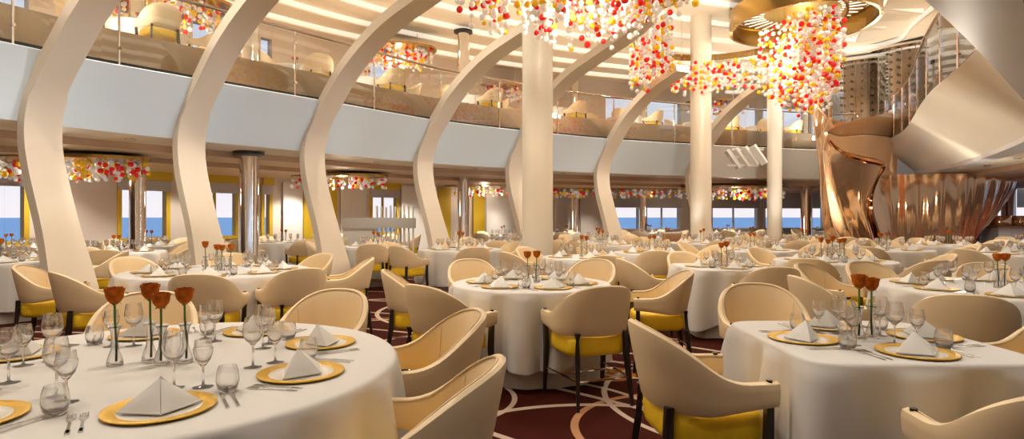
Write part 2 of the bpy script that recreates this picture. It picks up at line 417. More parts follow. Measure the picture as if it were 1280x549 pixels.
for k, (a, b) in enumerate(wins):
    q = pts_between(a, b); right = a > 700
    root = struct(bpy.data.objects.new('window_%d' % (k + 1), None)); COL.objects.link(root)
    g = MB(); fr = MB(); bl = MB(); va = MB(); 
    for u, v in zip(q, q[1:]):
        wallbox(g, u, v, .8, 2.35, .01, .12); wallbox(g, u, v, 4.5, 6.2, .01, .12)
        zb0 = 1.72 if right else 1.95
        for j in range(5):
            z0 = lerp(zb0, 2.42, j / 5); z1 = lerp(zb0, 2.42, (j + 1) / 5)
            wallbox(bl, u, v, z0 + .008, z1, .03 + .015 * (j % 2), -.08)
            wallbox(bl, u, v, z0, z0 + .03, .05, -.10)
        wallbox(fr, u, v, .78, .86, .2, -.06); 
    fr2 = MUSTARD if not right else WHITEM
    for e, sgn in ((q[0], 1), (q[-1], -1)):
        dr = (q[-1] - q[0]).normalized() * .09 * sgn; wallbox(fr, *((e, e + dr) if sgn > 0 else (e + dr, e)), .8, 2.4, .2, -.04)
    mid = (q[0] + q[-1]) / 2; dr = (q[-1] - q[0]).normalized()
    if len(q) == 2 and (b - a) > 30: wallbox(fr, mid - dr * .03, mid + dr * .03, .8, 2.0, .06, .08)
    g.build('pane', PANE, root, smooth=False); fr.build('frame', fr2, root, smooth=False); bl.build('roman_blind', BLIND, root, smooth=False)
    if not right:
        for u, v in zip(q, q[1:]): wallbox(va, u, v, 2.2, 2.405, .08, -.16)
        va.build('valance', MUSTARD, root, smooth=False)
# coloured wall panels in the bay behind the station
def panel(a, b, z0, z1, m, name, label, th=.06, o=-.10, cat_='wall panel'):
    q = pts_between(a, b); mb = MB()
    for u, v in zip(q, q[1:]): wallbox(mb, u, v, z0, z1, th, o)
    return tag(mb.build(name, m, smooth=False), label, cat_)
panel(378, 392, 0, 2.35, MUSTARD, 'wall_panel', 'mustard yellow wall panel left of the third curved rib')
panel(404, 420, 0, 2.35, MUSTARD, 'wall_panel', 'mustard yellow wall panel right of the third curved rib')
panel(424, 456, .4, 2.3, WALLW, 'wall_panel', 'pale wall panel behind the slatted serving station')
panel(500, 545, 0, 2.35, WHITEM, 'wall_panel', 'bright white wall panel behind the fourth curved rib')
panel(352, 376, 0, 2.3, WHITEM, 'wall_panel', 'bright white wall panel between chrome column and mustard panel')
panel(546, 562, 0, 2.35, MUSTARD, 'wall_panel', 'mustard yellow wall panel left of the distant chrome column')
panel(590, 604, 0, 2.35, MUSTARD, 'wall_panel', 'mustard yellow wall panel right of the distant chrome column')
panel(606, 642, 0, 2.35, WHITEM, 'wall_panel', 'white wall panel beside the fifth curved rib')
panel(692, 712, 0, 2.35, WHITEM, 'wall_panel', 'white wall panel just right of the thickest column')
panel(724, 745, 0, 2.35, WALLW, 'wall_panel', 'pale wall panel left of the sixth curved rib')
# other walls
w = MB(); w.box(-14.5, -14.2, -9, 6, 0, 7.5); struct(w.build('wall_left', WALLW, smooth=False))
w = MB(); w.box(-14.5, 26.3, -9.2, -8.9, 0, 7.5); struct(w.build('wall_back', WALLW, smooth=False))
w = MB(); w.box(26, 26.3, -9, 20.2, 0, 7.5); struct(w.build('wall_right', WALLW, smooth=False))

# sea outside
sea, nt, b = new_mat('sea_water'); b.inputs['Base Color'].default_value = (.10, .36, .62, 1); b.inputs['Roughness'].default_value = .45
tc = nt.nodes.new('ShaderNodeTexCoord'); nz = nt.nodes.new('ShaderNodeTexNoise'); nz.inputs['Scale'].default_value = .05; nz.inputs['Detail'].default_value = 6
nt.links.new(tc.outputs['Object'], nz.inputs[0]); bp = nt.nodes.new('ShaderNodeBump'); bp.inputs['Distance'].default_value = 3; nt.links.new(nz.outputs[0], bp.inputs['Height']); nt.links.new(bp.outputs[0], b.inputs['Normal'])
w = MB(); w.add([(-9000, -200, -18), (9000, -200, -18), (9000, 14000, -18), (-9000, 14000, -18)], [(0, 1, 2, 3)])
tag(w.build('sea', sea, smooth=False), kind='structure')

# ------------------------------------------------------------------ columns
def column(name, x, y, r, z0, z1, m, label, cap=False):
    rt = thing(name, label, 'column', (x, y, z0))
    MB().lathe([(r * 1.06, 0), (r * 1.06, .08), (r, .1), (r, z1 - z0)], 40, caps=False).build('shaft', m, rt)
    if cap: MB().lathe([(r, 0), (r * 1.6, .03), (r * 1.6, .09), (r, .09)], 32, (0, 0, z1 - z0 - .1), caps=False).build('collar', BLACK, rt)
    return rt
column('ivory_column', at(672, 11.0), 11.0, .285, 0, 7.45, COLUMN, 'thickest ivory round column rising through the chandelier near middle')
column('ivory_column', at(876, 16.2), 16.2, .278, 0, 7.45, COLUMN, 'ivory round column, second from the left of the three')
column('ivory_column', at(961, 18.4), 18.0, .21, 0, 7.45, COLUMN, 'thinnest ivory round column, beside the white lattice ornament')
for (px, D, r, nm) in ((311, 11.5, .18, 'between the second and third curved ribs'), (172, 11.2, .14, 'between the first and second curved ribs'), (579, 17.1, .17, 'right of the fourth curved rib'),
                       (718, 22.5, .17, 'behind the middle dining tables, left of sixth rib'), (804, 23.0, .15, 'between two sea windows'), (1008, 22.2, .2, 'right of the thinnest ivory column'), (1261, 21, .22, 'by the bar at far right')):
    column('chrome_column', at(px, D), D, r, 0, 2.62, CHROME, 'polished chrome column on the lower deck ' + nm, True)
    if px < 1200: column('chrome_column', at(px, D), D, r, ZU, ZC + .03, CHROME, 'upper deck chrome column above the one ' + nm, True)
column('chrome_column', at(113, 13) , 13, .16, 0, 2.42, CHROME, 'polished chrome column hidden partly by the leftmost curved rib', True) if False else None

# ------------------------------------------------------------------ chairs
def arc_plan(a):
    """a = -1..1 around the shell; back at 0 (y negative)"""
    s_ = 1 if a >= 0 else -1; a = abs(a)
    if a < .66:
        f = a / .66 * R(90); x, y = .268 * math.sin(f) ** .92, -.225 * math.cos(f) - .02
    else:
        t = (a - .66) / .34; x, y = lerp(.268, .252, t * t), lerp(-.02, .225, t)
    return s_ * x, y
def shell_rows(n=44, detail=True):
    rows = []; inner = []
    for i in range(n + 1):
        a = lerp(-1, 1, i / n); x, y = arc_plan(a)
        x0, y0 = arc_plan(max(-1, a - .02)); x1, y1 = arc_plan(min(1, a + .02)); t = Vector((x1 - x0, y1 - y0)).normalized(); nn = Vector((t.y, -t.x))
        A = abs(a); back = sstep(.75, .1, A)
        zt = .648 + .222 * (.5 + .5 * math.cos(PI * min(1, A / .82) ** 1.2)); zb = .505 + .035 * sstep(.5, 1, A)
        th = .019 + .006 * sstep(.7, 1, A)
        sec = [(1, zb + .015), (1, lerp(zb, zt, .33)), (1, lerp(zb, zt, .66)), (1, zt - .03), (.72, zt - .008), (0, zt), (-.72, zt - .008), (-1, zt - .03), (-1, lerp(zb, zt, .66)), (-1, lerp(zb, zt, .33)), (-1, zb + .015), (-.6, zb), (.6, zb)]
        if not detail: sec = [sec[j] for j in (0, 2, 3, 5, 7, 9, 11)]
        endf = 1 if A < .97 else .86
        r = []
        for k, z in sec:
            h = (z - .5) / .36; lean = (.07 * back + .012 * (1 - back)) * max(0, h) ** 1.2
            d = k * th * endf + lean + .006 * math.sin(PI * min(1, max(0, h))) * (1 if k > 0 else 0)
            r.append(Vector((x + nn.x * d, y + nn.y * d, z)))
        rows.append(r)
        k, z = -.9, zt - .012; h = (z - .5) / .36; lean = (.07 * back + .012 * (1 - back)) * h ** 1.2; d = k * th + lean
        inner.append(Vector((x + nn.x * d, y + nn.y * d, z + .004)))
    return rows, inner
def shell_mb(mb, n, detail, mi=0):
    rows, inner = shell_rows(n, detail); mb.grid(rows, mi, close_u=True)
    o = len(mb.v) - len(rows) * len(rows[0]); nc = len(rows[0]); mb.f.append(tuple(o + k for k in range(nc))[::-1]); mb.f.append(tuple(len(mb.v) - nc + k for k in range(nc))); mb.m += [mi, mi]
    return inner
def seat_mb(mb, mi=0, n=28):
    prof = [(.0, .36), (.90, .36), (.98, .375), (1, .40), (1, .46), (.97, .488), (.88, .503), (.5, .512), (0, .514)]
    rows = []
    for s_, z in prof:
        r = []
        for k in range(n):
            a = 2 * PI * k / n; c_, s2 = math.cos(a), math.sin(a); q = (abs(c_) ** 4.5 + abs(s2) ** 4.5) ** (-1 / 4.5)
            r.append(Vector((c_ * q * .238 * s_, s2 * q * .228 * s_ - .005, z)))
        rows.append(r)
    mb.grid(rows, mi, close_u=True)
def leg_mb(mb, sx, front, mi=0):
    if front:
        mb.tube([(sx * .248, .225, 0), (sx * .246, .192, .36), (sx * .258, .190, .60)], [.015, .025, .022], 4, mi)
        mb.lathe([(0, .64), (.013, .64), (.013, .655), (0, .655)], 12, (sx * .2585, .190, 0), mi, caps=False)
    else: mb.tube([(sx * .215, -.285, 0), (sx * .195, -.235, .36), (sx * .19, -.225, .53)], [.015, .025, .024], 4, mi)
def make_chair(detail):
    rt = thing('dining_chair', 'cream leather tub chair with yellow seat', 'chair')
    sh = MB(); inner = shell_mb(sh, 44, True); b = sh.build('backrest', LEATHER, rt, ang=50); kids = []
    g = []
    if detail:
        g = [MB().tube(inner, .004, 5).build('piping', PIPE, b)]
        b2 = MB()
        # a seam down each shoulder
        rows, _ = shell_rows(44)
        for i in (13, 31): b2.tube([rows[i][j] for j in (7, 8, 9, 10)], .0025, 4)
        g.append(b2.build('seam', PIPE, b))
    kids.append((b, g))
    m = MB(); seat_mb(m); kids.append((m.build('seat', YELLOW, rt, ang=60), []))
    for sx in (-1, 1):
        for fr in (True, False): m = MB(); leg_mb(m, sx, fr); kids.append((m.build('leg', DARKWOOD, rt, ang=30), []))
    m = MB(); m.tube([(-.245, .205, .2), (-.205, -.255, .2)], .008, 6).tube([(.245, .205, .2), (.205, -.255, .2)], .008, 6).tube([(-.225, 0, .2), (.225, 0, .2)], .008, 6).tube([(-.205, -.255, .2), (.205, -.255, .2)], .008, 6)
    kids.append((m.build('stretcher', CHROME, rt), []))
    return rt, kids
CH_NEAR = make_chair(True); CH_MID = make_chair(False)
def far_chair():
    m = MB(); shell_mb(m, 20, False, 0); seat_mb(m, 1, 12)
    for sx in (-1, 1):
        for fr in (True, False): leg_mb(m, sx, fr, 2)
    o = m.build('dining_chair', [LEATHER, YELLOW, DARKWOOD], ang=50); tag(o, 'cream leather tub chair far away', 'chair'); return o, []
CH_FAR = far_chair()

# ------------------------------------------------------------------ table things
def lathe_obj(name, prof, m, n=24, cat_=None, caps=False, mfn=None):
    o = MB().lathe(prof, n, caps=caps, mfn=mfn).build(name, m, ang=60)
    tag(o, 'placeholder label of four words', cat_); return o
def wine_prof(h, rb, seg=1):
    t = .0012
    zb = h * .46
    out = [(.0, 0), (.034, 0), (.034, .002), (.012, .006), (.0042, .012), (.0035, zb * .5), (.004, zb - .006), (.012, zb + .004), (rb * .75, zb + .02), (rb * .98, zb + .045), (rb, zb + .06), (rb * .93, h - .03), (rb * .80, h)]
    inn = [(rb * .80 - t, h), (rb * .93 - t, h - .03), (rb - t, zb + .06), (rb * .98 - t, zb + .045), (rb * .75 - t, zb + .022), (.0, zb + .010)]
    return out + inn
G_TALL = (lathe_obj('wine_glass', wine_prof(.195, .038), GLASS, 24, 'glass'), [])
G_SMALL = (lathe_obj('wine_glass', wine_prof(.165, .032), GLASS, 24, 'glass'), [])
G_FAR = (lathe_obj('wine_glass', wine_prof(.19, .036)[:13], GLASS, 10, 'glass'), [])
G_TUMB = (lathe_obj('tumbler', [(0, 0), (.022, 0), (.032, .015), (.037, .04), (.034, .07), (.028, .088), (.0265, .088), (.0325, .07), (.0355, .04), (.030, .017), (0, .008)], GLASS, 24, 'glass'), [])
def make_plate(n):
    r = thing('charger_plate', 'placeholder label of four words', 'plate')
    rim = MB().lathe([(.114, .007), (.118, .009), (.152, .014), (.156, .013), (.155, .009), (.112, .002), (.10, .0)], n, caps=False).build('gold_rim', GOLD, r, ang=60)
    c_ = MB().lathe([(0, .0), (.10, .0), (.116, .006), (.114, .008), (.098, .004), (0, .004)], n, caps=False).build('plate_well', PORC, r, ang=60)
    return r, [(rim, []), (c_, [])]
PLATE = make_plate(40); PLATE_FAR = (lathe_obj('charger_plate', [(0, .004), (.10, .005), (.112, .009), (.155, .014), (.155, .009), (.11, 0), (0, 0)], [GOLD, PORC], 20, 'plate', mfn=lambda i: 1 if i < 1 else 0), [])
def make_napkin():
    m = MB(); z0 = .0
    ap = Vector((0, .015, .088)); fl_ = Vector((-.115, -.005, z0 + .004)); fr = Vector((.115, -.005, z0 + .004)); fc = Vector((-.0015, -.085, z0 + .003)); fc2 = Vector((.0015, -.085, z0 + .003)); bk = Vector((0, .075, z0 + .003))
    def facet(a, b, c_, bul, n=6, th=.004):
        rows = []
        nrm = (b - a).cross(c_ - a).normalized()
        for i in range(n + 1):
            r = []
            for k in range(n + 1):
                u = i / n; v = k / n; p = a * (1 - u) + (b * (1 - v) + c_ * v) * u
                r.append(p + nrm * bul * math.sin(PI * u) * math.sin(PI * v) * u)
            rows.append(r)
        m.sheet(rows, th)
    facet(ap + Vector((-.0005, 0, 0)), fl_, fc, .010); facet(ap + Vector((.0005, 0, 0)), fc2, fr, .010)
    facet(ap, fr, bk, .006); facet(ap, bk, fl_, .006)
    # flat folded base flaps
    facet(Vector((0, 0, .004)), fc, fl_, 0, 3, .004); facet(Vector((0, 0, .004)), fr, fc2, 0, 3, .004); facet(Vector((0, 0, .004)), bk, fr, 0, 3, .004); facet(Vector((0, 0, .004)), fl_, bk, 0, 3, .004)
    o = m.build('folded_napkin', NAPKIN, ang=45); return tag(o, 'placeholder label of four words', 'napkin'), []
NAPK = make_napkin()
def far_napkin():
    m = MB(); m.add([(0, .01, .088), (-.11, 0, 0), (0, -.085, 0), (.11, 0, 0), (0, .075, 0)], [(0, 1, 2), (0, 2, 3), (0, 3, 4), (0, 4, 1), (4, 3, 2, 1)])
    o = m.build('folded_napkin', NAPKIN, smooth=False); return tag(o, 'placeholder label of four words', 'napkin'), []
NAPK_FAR = far_napkin()
def cutlery():
    m = MB(); m.box(-.004, .004, -.09, .02, .002, .005); m.box(-.006, .006, -.10, -.06, .002, .005)
    m.add([(-.004, .02, .002), (.004, .02, .002), (.011, .04, .004), (-.011, .04, .004), (-.004, .02, .005), (.004, .02, .005), (.011, .04, .007), (-.011, .04, .007)], [(0, 3, 2, 1), (4, 5, 6, 7), (0, 1, 5, 4), (1, 2, 6, 5), (2, 3, 7, 6), (3, 0, 4, 7)])
    for k in range(4): x = -.011 + k * .0063; m.box(x, x + .003, .04, .085, .004, .0065)
    fork = tag(m.build('fork', STEEL, smooth=False), 'placeholder label of four words', 'cutlery')
    m = MB(); m.box(-.005, .005, -.10, .0, .001, .006); out = [(-.004, 0), (.005, 0), (.009, .03), (.009, .08), (.004, .105), (-.004, .105)]
    m.add([(x, y, .002) for x, y in out] + [(x, y, .004) for x, y in out], [tuple(range(6))[::-1], tuple(range(6, 12))] + [(i, (i + 1) % 6, (i + 1) % 6 + 6, i + 6) for i in range(6)])
    knife = tag(m.build('knife', STEEL, smooth=False), 'placeholder label of four words', 'cutlery')
    return (fork, []), (knife, [])
FORK, KNIFE = cutlery()
def make_rose(far=False):
    rt = thing('rose', 'placeholder label of four words', 'flower'); m = MB(); rng = random.Random(3)
    H = .235
    layers = ((5, .031, .062, 0, .010), (5, .026, .066, .6, .003), (4, .019, .067, .2, -.002), (3, .010, .064, .9, -.004)) if not far else ((4, .030, .062, 0, .006), (3, .018, .066, .5, 0))
    for cnt, rad, hh, ph, fl2 in layers:
        for k in range(cnt):
            a0 = ph + 2 * PI * k / cnt; wdt = 2 * PI / cnt * .68; rows = []
            nu, nv = (7, 7) if not far else (3, 4)
            for j in range(nv):
                v = j / (nv - 1); r = []
                rr = rad * (math.sin(min(1, v * 1.5 + .12) * PI / 2) ** .75) + fl2 * max(0, v - .75) * 4 * .5
                for i in range(nu):
                    u = lerp(-1, 1, i / (nu - 1)); aa = a0 + u * wdt * (1 if v > .2 else .8)
                    z = H + hh * v - .006 * abs(u) ** 2.2 * v ** 3 + .002 * math.sin(9 * u + k) * v ** 4 + rng.uniform(-.001, .001) * v; q = rr * (1 - .10 * (1 - abs(u)) * (k % 2))
                    r.append(Vector((q * math.cos(aa), q * math.sin(aa), z)))
                rows.append(r)
            m.sheet(rows, .0011)
    b = m.build('bloom', ROSE, rt, ang=70)
    m = MB().tube([(.004, .002, .015), (.006, 0, .09), (.001, 0, .17), (0, 0, H + .006)], .0045, 6)
    for k in range(4): a = k * PI / 2; m.add([(0, 0, H), (.018 * math.cos(a - .3), .018 * math.sin(a - .3), H + .006), (.026 * math.cos(a), .026 * math.sin(a), H - .004), (.018 * math.cos(a + .3), .018 * math.sin(a + .3), H + .006)], [(0, 1, 2, 3)])
    st = m.build('stem', STEM, rt); return rt, [(b, []), (st, [])]
ROSE_N = make_rose(); ROSE_F = make_rose(True)
VASE = (lathe_obj('bud_vase', [(0, 0), (.026, 0), (.030, .008), (.026, .03), (.013, .07), (.011, .11), (.018, .145), (.027, .158), (.0258, .158), (.0168, .145), (.0095, .11), (.0115, .07), (.024, .032), (.027, .012), (0, .006)], GLASS, 24, 'vase'), [])

TZ = .76
def tablecloth(cx, cy, r, sq, rz, label, far, seed):
    rng = random.Random(seed); n = 96 if not far else 56
    ph = [rng.uniform(0, 6.28) for _ in range(6)]; kf = max(9, round(2 * PI * r / .30))
    hem = .17 if not sq else .2
    def base(a):
        if not sq: return r
        c_, s_ = abs(math.cos(a)), abs(math.sin(a)); return r * (c_ ** 9 + s_ ** 9) ** (-1 / 9)
    def corner(a): return max(0, (base(a) / r - 1) / .36) if sq else 0
    def row(f, drop, under=False):
        out = []
        for k in range(n):
            a = 2 * PI * k / n; b = base(a) * f; D = drop
            if drop > 0:
                hm = TZ - (hem - .12 * corner(a) + .012 * math.sin(3 * a + ph[4])); D = drop * hm if not under else drop * TZ
                fold = .62 * math.sin(kf * a + ph[0] + 1.2 * math.sin(2 * a + ph[2])) + .3 * math.sin((kf // 2 + 1) * a + ph[1]) + .2 * math.sin((kf * 2 - 3) * a + ph[3])
                if sq: fold = fold * 1.1
                amp = (.085 if sq else .10) * drop ** .7
                b += amp * (fold + .3) + (.10 * corner(a) ** 2 * drop ** .7 if sq else 0) + .006
                if under: b = base(a) * .93 + .02 * fold * drop
            else: D = -drop
            out.append(Vector((b * math.cos(a), b * math.sin(a), TZ - D)))
        return out
    rows = [row(.02, 0), row(.5, 0), row(.9, 0), row(.975, 0), row(.992, -.003), row(1.0, -.010), row(1.004, -.022)]
    rows += [row(1.0, t) for t in (.06, .12, .22, .35, .5, .65, .8, .92, 1.0)]
    m = MB().sheet(rows and [r_ + [r_[0]] for r_ in rows], -.003); m.add(rows[0], [tuple(range(n))])
    o = m.build('tablecloth', LINEN, ang=80); o.location = (cx, cy, 0); o.rotation_euler.z = rz
    tag(o, label, 'tablecloth', 'white tablecloths')
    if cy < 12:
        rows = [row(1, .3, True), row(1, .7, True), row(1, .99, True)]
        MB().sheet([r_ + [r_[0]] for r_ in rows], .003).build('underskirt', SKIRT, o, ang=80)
    return o
COMP = ['right side', 'far right side', 'far side', 'far left side', 'left side', 'near left side', 'near side', 'near right side']
def compass(a): return COMP[round(math.degrees(a) / 45) % 8]
NG = [0]
OBST = [(at(672, 11.0), 11.0, .62), (at(876, 16.2), 16.2, .6), (at(961, 18.4), 18, .55), (at(311, 11.5), 11.5, .5), (at(172, 11.2), 11.2, .5), (at(579, 17.1), 17.1, .5), (at(718, 22.5), 22.5, .5), (at(804, 23), 23, .5), (at(1008, 22.2), 22.2, .5)]
for _i in range(7):
    _p, _n, _l = ringpt(_i)
    for _t in (.95, .5): OBST.append((_p.x - _n.x * _t, _p.y - _n.y * _t, .50))
OBST += [(at(1070, 15.8), 15.8, .9), (at(1222, 20.6), 20.6, .95), (at(857, 13.6), 14.8, .5), (-3.75, 14.4, .55), (-3.1, 14.5, .6), (-2.6, 14.5, .5)]
PLACED = []
def free(x, y, z=0):
    if z != 0:
        for ox_, oy_, r_ in OBST[3:9]:
            if math.hypot(x - ox_, y - oy_) < r_: return False
    if z == 0:
        for ox_, oy_, r_ in OBST:
            if math.hypot(x - ox_, y - oy_) < r_: return False
        if math.hypot(x - 12.6, y - 20.2) < 3.9: return False
    for (x0, y0), (x1, y1) in zip(WP, WP[1:]):
        dx, dy = x1 - x0, y1 - y0; t = max(0, min(1, ((x - x0) * dx + (y - y0) * dy) / (dx * dx + dy * dy)))
        if math.hypot(x - x0 - dx * t, y - y0 - dy * t) < .5: return False
        if x0 <= x <= x1 and y > y0 + (x - x0) / dx * dy: return False
    for a, b, c in PLACED:
        if c == z and math.hypot(x - a, y - b) < .56: return False
    for a, b, c, r_ in TPOS:
        if c == z and math.hypot(x - a, y - b) < r_ + .2: return False
    return True
TPOS = []
def table(cx, cy, r, nseat, phase, tn, cloth_label, roses=2, sq=False, skip=(), skipset=(), chair_at=None, cgap=.37, rz=0, glass=None, cuts=False):
    far = cy > 8.6; vfar = cy > 11.3
    seed = int(abs(cx * 97 + cy * 131)) + 5; rng = random.Random(seed)
    tablecloth(cx, cy, r, sq, rz, cloth_label, far, seed)
    rp = r - .27 if r > .6 else r - .19
    if r > .9: rp = .67
    gm = 2 if cy < 13.7 else 1
    seats = [R(phase + 360 / nseat * k) for k in range(nseat)]
    names = [compass(a) for a in seats]; assert len(set(names)) == len(names), tn
    near_mode = cy < 8.6
    for i, a in enumerate(seats):
        where = names[i]
        if i not in skipset and abs(math.atan2(cx, cy)) < 1.0:
            c_, s_ = math.cos(a), math.sin(a); rg = (-s_, c_)        # diner's right
            jr = rng.uniform(-.01, .01)
            def pos(inw, rt_): d = rp - inw; return (cx + c_ * d + rg[0] * rt_, cy + s_ * d + rg[1] * rt_, TZ + .001)
            zr = a + PI / 2
            dup(PLATE if near_mode else PLATE_FAR, pos(0, jr), zr, 'gold-rimmed plate, %s of %s' % (where, tn), 'gold-rimmed charger plates')
            p = pos(0, jr); dup(NAPK if near_mode else NAPK_FAR, (p[0], p[1], p[2] + (.008 if near_mode else .012)), zr + rng.uniform(-.25, .25), 'white folded napkin, %s of %s' % (where, tn), 'folded napkins')
            k = .8 if r < .8 else 1
            if near_mode:
                dup(G_TALL, pos(.24 * k, .05 + jr), 0, 'taller wine glass, %s of %s' % (where, tn), 'wine glasses')
                dup(G_SMALL, pos(.20 * k, .135 + jr), 0, 'shorter wine glass, %s of %s' % (where, tn), 'wine glasses')
                dup(G_TUMB, pos(.10 * k, .205), 0, 'stemless glass tumbler, %s of %s' % (where, tn), 'glass tumblers')
                if cuts or cy < 5.5:
                    dup(FORK, pos(-.01, -.185), zr, 'fork beside the plate, %s of %s' % (where, tn), 'forks')
                    dup(FORK, pos(-.01, -.215), zr, 'outermost fork, %s of %s' % (where, tn), 'forks')
                    dup(KNIFE, pos(.0, .18), zr, 'knife beside the plate, %s of %s' % (where, tn), 'knives')
                    dup(KNIFE, pos(.0, .21), zr, 'outermost knife, %s of %s' % (where, tn), 'knives')
            else:
                dup(G_FAR, pos(.20 * k, .06), 0, 'inner wine glass, %s of %s' % (where, tn), 'wine glasses')
                if gm == 2: dup(G_FAR, pos(.14 * k, .15), 0, 'outer wine glass, %s of %s' % (where, tn), 'wine glasses')
        if i in skip: continue
        cr = (r if not sq else r) + cgap + rng.uniform(-.02, .05)
        x, y, rr = cx + math.cos(a) * cr, cy + math.sin(a) * cr, a + PI / 2 + rng.uniform(-.22, .22) * (1 if cy > 5 else .25)
        if chair_at and i in chair_at: x, y, rr = chair_at[i]; rr = R(rr)
        if abs(x / max(y, .1)) > .98: continue
        if not (chair_at and i in chair_at) and not free(x, y): continue
        PLACED.append((x, y, 0))
        proto = CH_NEAR if y < 7 else (CH_MID if y < 11.5 else CH_FAR)
        dup(proto, (x, y, 0), rr, 'cream tub chair, %s of %s' % (where, tn), 'cream tub chairs')
    if roses:
        pts = {2: [(-.03, .0), (.05, .03)], 3: [(-.07, 0), (0, .04), (.07, -.01)], 4: [(-.13, -.02), (-.035, .05), (.045, .0), (.12, .03)], 5: [(-.16, .03), (-.08, 0), (0, .04), (.08, 0), (.16, .03)]}[roses]
        od = {2: ['left', 'right'], 3: ['leftmost', 'middle', 'rightmost'], 4: ['leftmost', 'second from left', 'third from left', 'rightmost'], 5: ['leftmost', 'second from left', 'middle', 'second from right', 'rightmost']}[roses]
        for (dx, dy), w_ in zip(pts, od):
            s_ = rng.uniform(.92, 1.08)
            v = dup(ROSE_N if near_mode else ROSE_F, (cx + dx, cy + dy, TZ + .003), rng.uniform(0, 6), '%s orange rose in a vase on %s' % (w_, tn), 'orange roses'); v.scale = (1, 1, s_)
            v.rotation_euler.x = rng.uniform(-.03, .03)
            if cy < 12: dup(VASE, (cx + dx, cy + dy, TZ + .001), 0, '%s clear glass bud vase on %s' % (w_, tn), 'bud vases')

# near tables
for _t in ((-1.44, 2.36, .96), (-3.2, 6.45, .95), (.17, 5.25, .7), (1.7, 2.85, .5), (4, 4.9, .95), (4.35, 8, .75), (2.5, 7, .5), (2.3, 9.75, .62), (-6.9, 7.9, .8), (-.95, 10.8, .75)): TPOS.append((_t[0], _t[1], 0, _t[2]))
table(-1.44, 2.36, .96, 8, -57, 'the left foreground table', 'white cloth on the round left foreground table with four roses', 4, cuts=True, skip=(0, 5, 6, 7),
      chair_at={1: (-.35, 2.02, 84), 2: (-.46, 2.98, 108), 3: (-1.22, 3.68, 165), 4: (-2.22, 3.55, 203)})
table(-3.2, 6.45, .95, 8, -70, 'the table behind left foreground', 'white cloth on the large round table behind the left foreground', 4, cuts=True,
      chair_at={0: (-2.72, 5.3, 8), 1: (-2.15, 5.8, 42), 7: (-3.85, 5.45, -40), 6: (-4.68, 6.05, -72)})
table(.17, 5.25, .70, 6, -8, 'the middle table before thickest column', 'white cloth on the round middle table before thickest column', 2, cuts=True, cgap=.42,
      chair_at={5: (.56, 4.42, 20), 4: (-.47, 4.45, -42), 3: (-.87, 5.45, -80), 0: (1.30, 5.35, 85), 1: (.82, 6.5, 148), 2: (-.4, 6.5, 200)})
table(1.70, 2.85, .50, 4, 5, 'the right foreground square table', 'white cloth on the square right foreground table', 2, sq=True, cuts=True, cgap=.5,
      chair_at={2: (.88, 2.76, -84), 1: (1.72, 4.02, 172), 3: (1.71, 1.95, -2), 0: (2.80, 3.05, 95)})
table(4.05, 4.9, .90, 8, 10, 'the round table at right edge', 'white cloth on the round table at right edge', 2, skip=(0, 7), cuts=True,
      chair_at={5: (3.0, 3.95, -30), 4: (2.62, 4.85, -92), 3: (3.2, 5.95, -140)})
table(4.35, 8.0, .75, 6, -10, 'the table with five roses', 'white cloth on the round table with five roses, near copper', 5)
table(2.5, 7.0, .5, 4, -85 + 0, 'the square table behind right foreground', 'white square cloth hanging in points behind right foreground table', 2, sq=True, cgap=.45, rz=R(4))
table(2.3, 9.75, .62, 6, -100, 'the small table between ivory columns', 'white pleated cloth on small round table between the ivory columns', 2)
table(-6.9, 7.9, .80, 6, 20, 'the table behind leftmost rib', 'white cloth on the round table behind the leftmost rib', 2, skip=(5,))
table(-.95, 10.8, .75, 6, -75, 'the table right of fourth rib foot', 'white cloth on round table beside the fourth rib foot', 2)
T = [(-9.2, 10.8, .75, 6, 15, 'the far table by leftmost sea window', 2), (-6.7, 10.0, .75, 6, 0, 'the far table between first two ribs', 2), (-7.5, 12.2, .7, 6, 30, 'the window table left of second rib', 2),
     (-2.75, 11.9, .65, 4, 10, 'the far table by serving station', 2), (-5.3, 13.7, .75, 6, 10, 'the window table behind chrome column', 2), (-.1, 13.3, .7, 6, 20, 'the far table left of thickest column', 0),
     (1.05, 8.7, .6, 5, 60, 'the table just right of thickest column', 2), (1.9, 12.7, .75, 6, 0, 'the far table before sixth rib', 2), (4.3, 10.6, .75, 6, 15, 'the table before second ivory column', 2),
     (6.7, 10.7, .8, 6, -10, 'the table before the copper sculpture', 3), (9.0, 12.2, .75, 6, -102, 'the table beneath copper bowl', 2), (8.2, 9.4, .8, 6, 20, 'the table near the bar counter', 2),
     (6.6, 13.4, .75, 6, 0, 'the far table before thinnest column', 3), (4.3, 13.4, .75, 6, 25, 'the far table left of second ivory column', 2), (2.2, 15.2, .7, 6, 5, 'the far table at sixth rib foot', 2),
     (8.6, 15.6, .75, 6, 10, 'the far table beside copper ribbon', 3), (6.6, 16.3, .7, 6, 10, 'the far table between two right ivory columns', 2), (-3.9, 15.9, .7, 6, 12, 'the table behind the slatted station', 2),
     (-.3, 18.7, .75, 6, 0, 'the distant table behind fifth rib', 2), (1.8, 19.7, .75, 6, 20, 'the distant table right of thickest column', 2), (4.9, 21.2, .75, 6, 0, 'the distant table by first sea window', 3),
     (8.1, 22.2, .75, 6, 10, 'the distant table by middle sea window', 2), (12.4, 23.4, .75, 6, 0, 'the distant table by last sea window', 2), (11.6, 13.0, .8, 6, 15, 'the distant table under right balcony', 2), (4.2, 16.0, .6, 4, 40, 'the distant small table behind station', 2)]
for _t in T: TPOS.append((_t[0], _t[1], 0, _t[2]))
for (x, y, r, n, ph, tn, ro) in T: table(x, y, r, n, ph, tn, 'white cloth on ' + tn, ro)

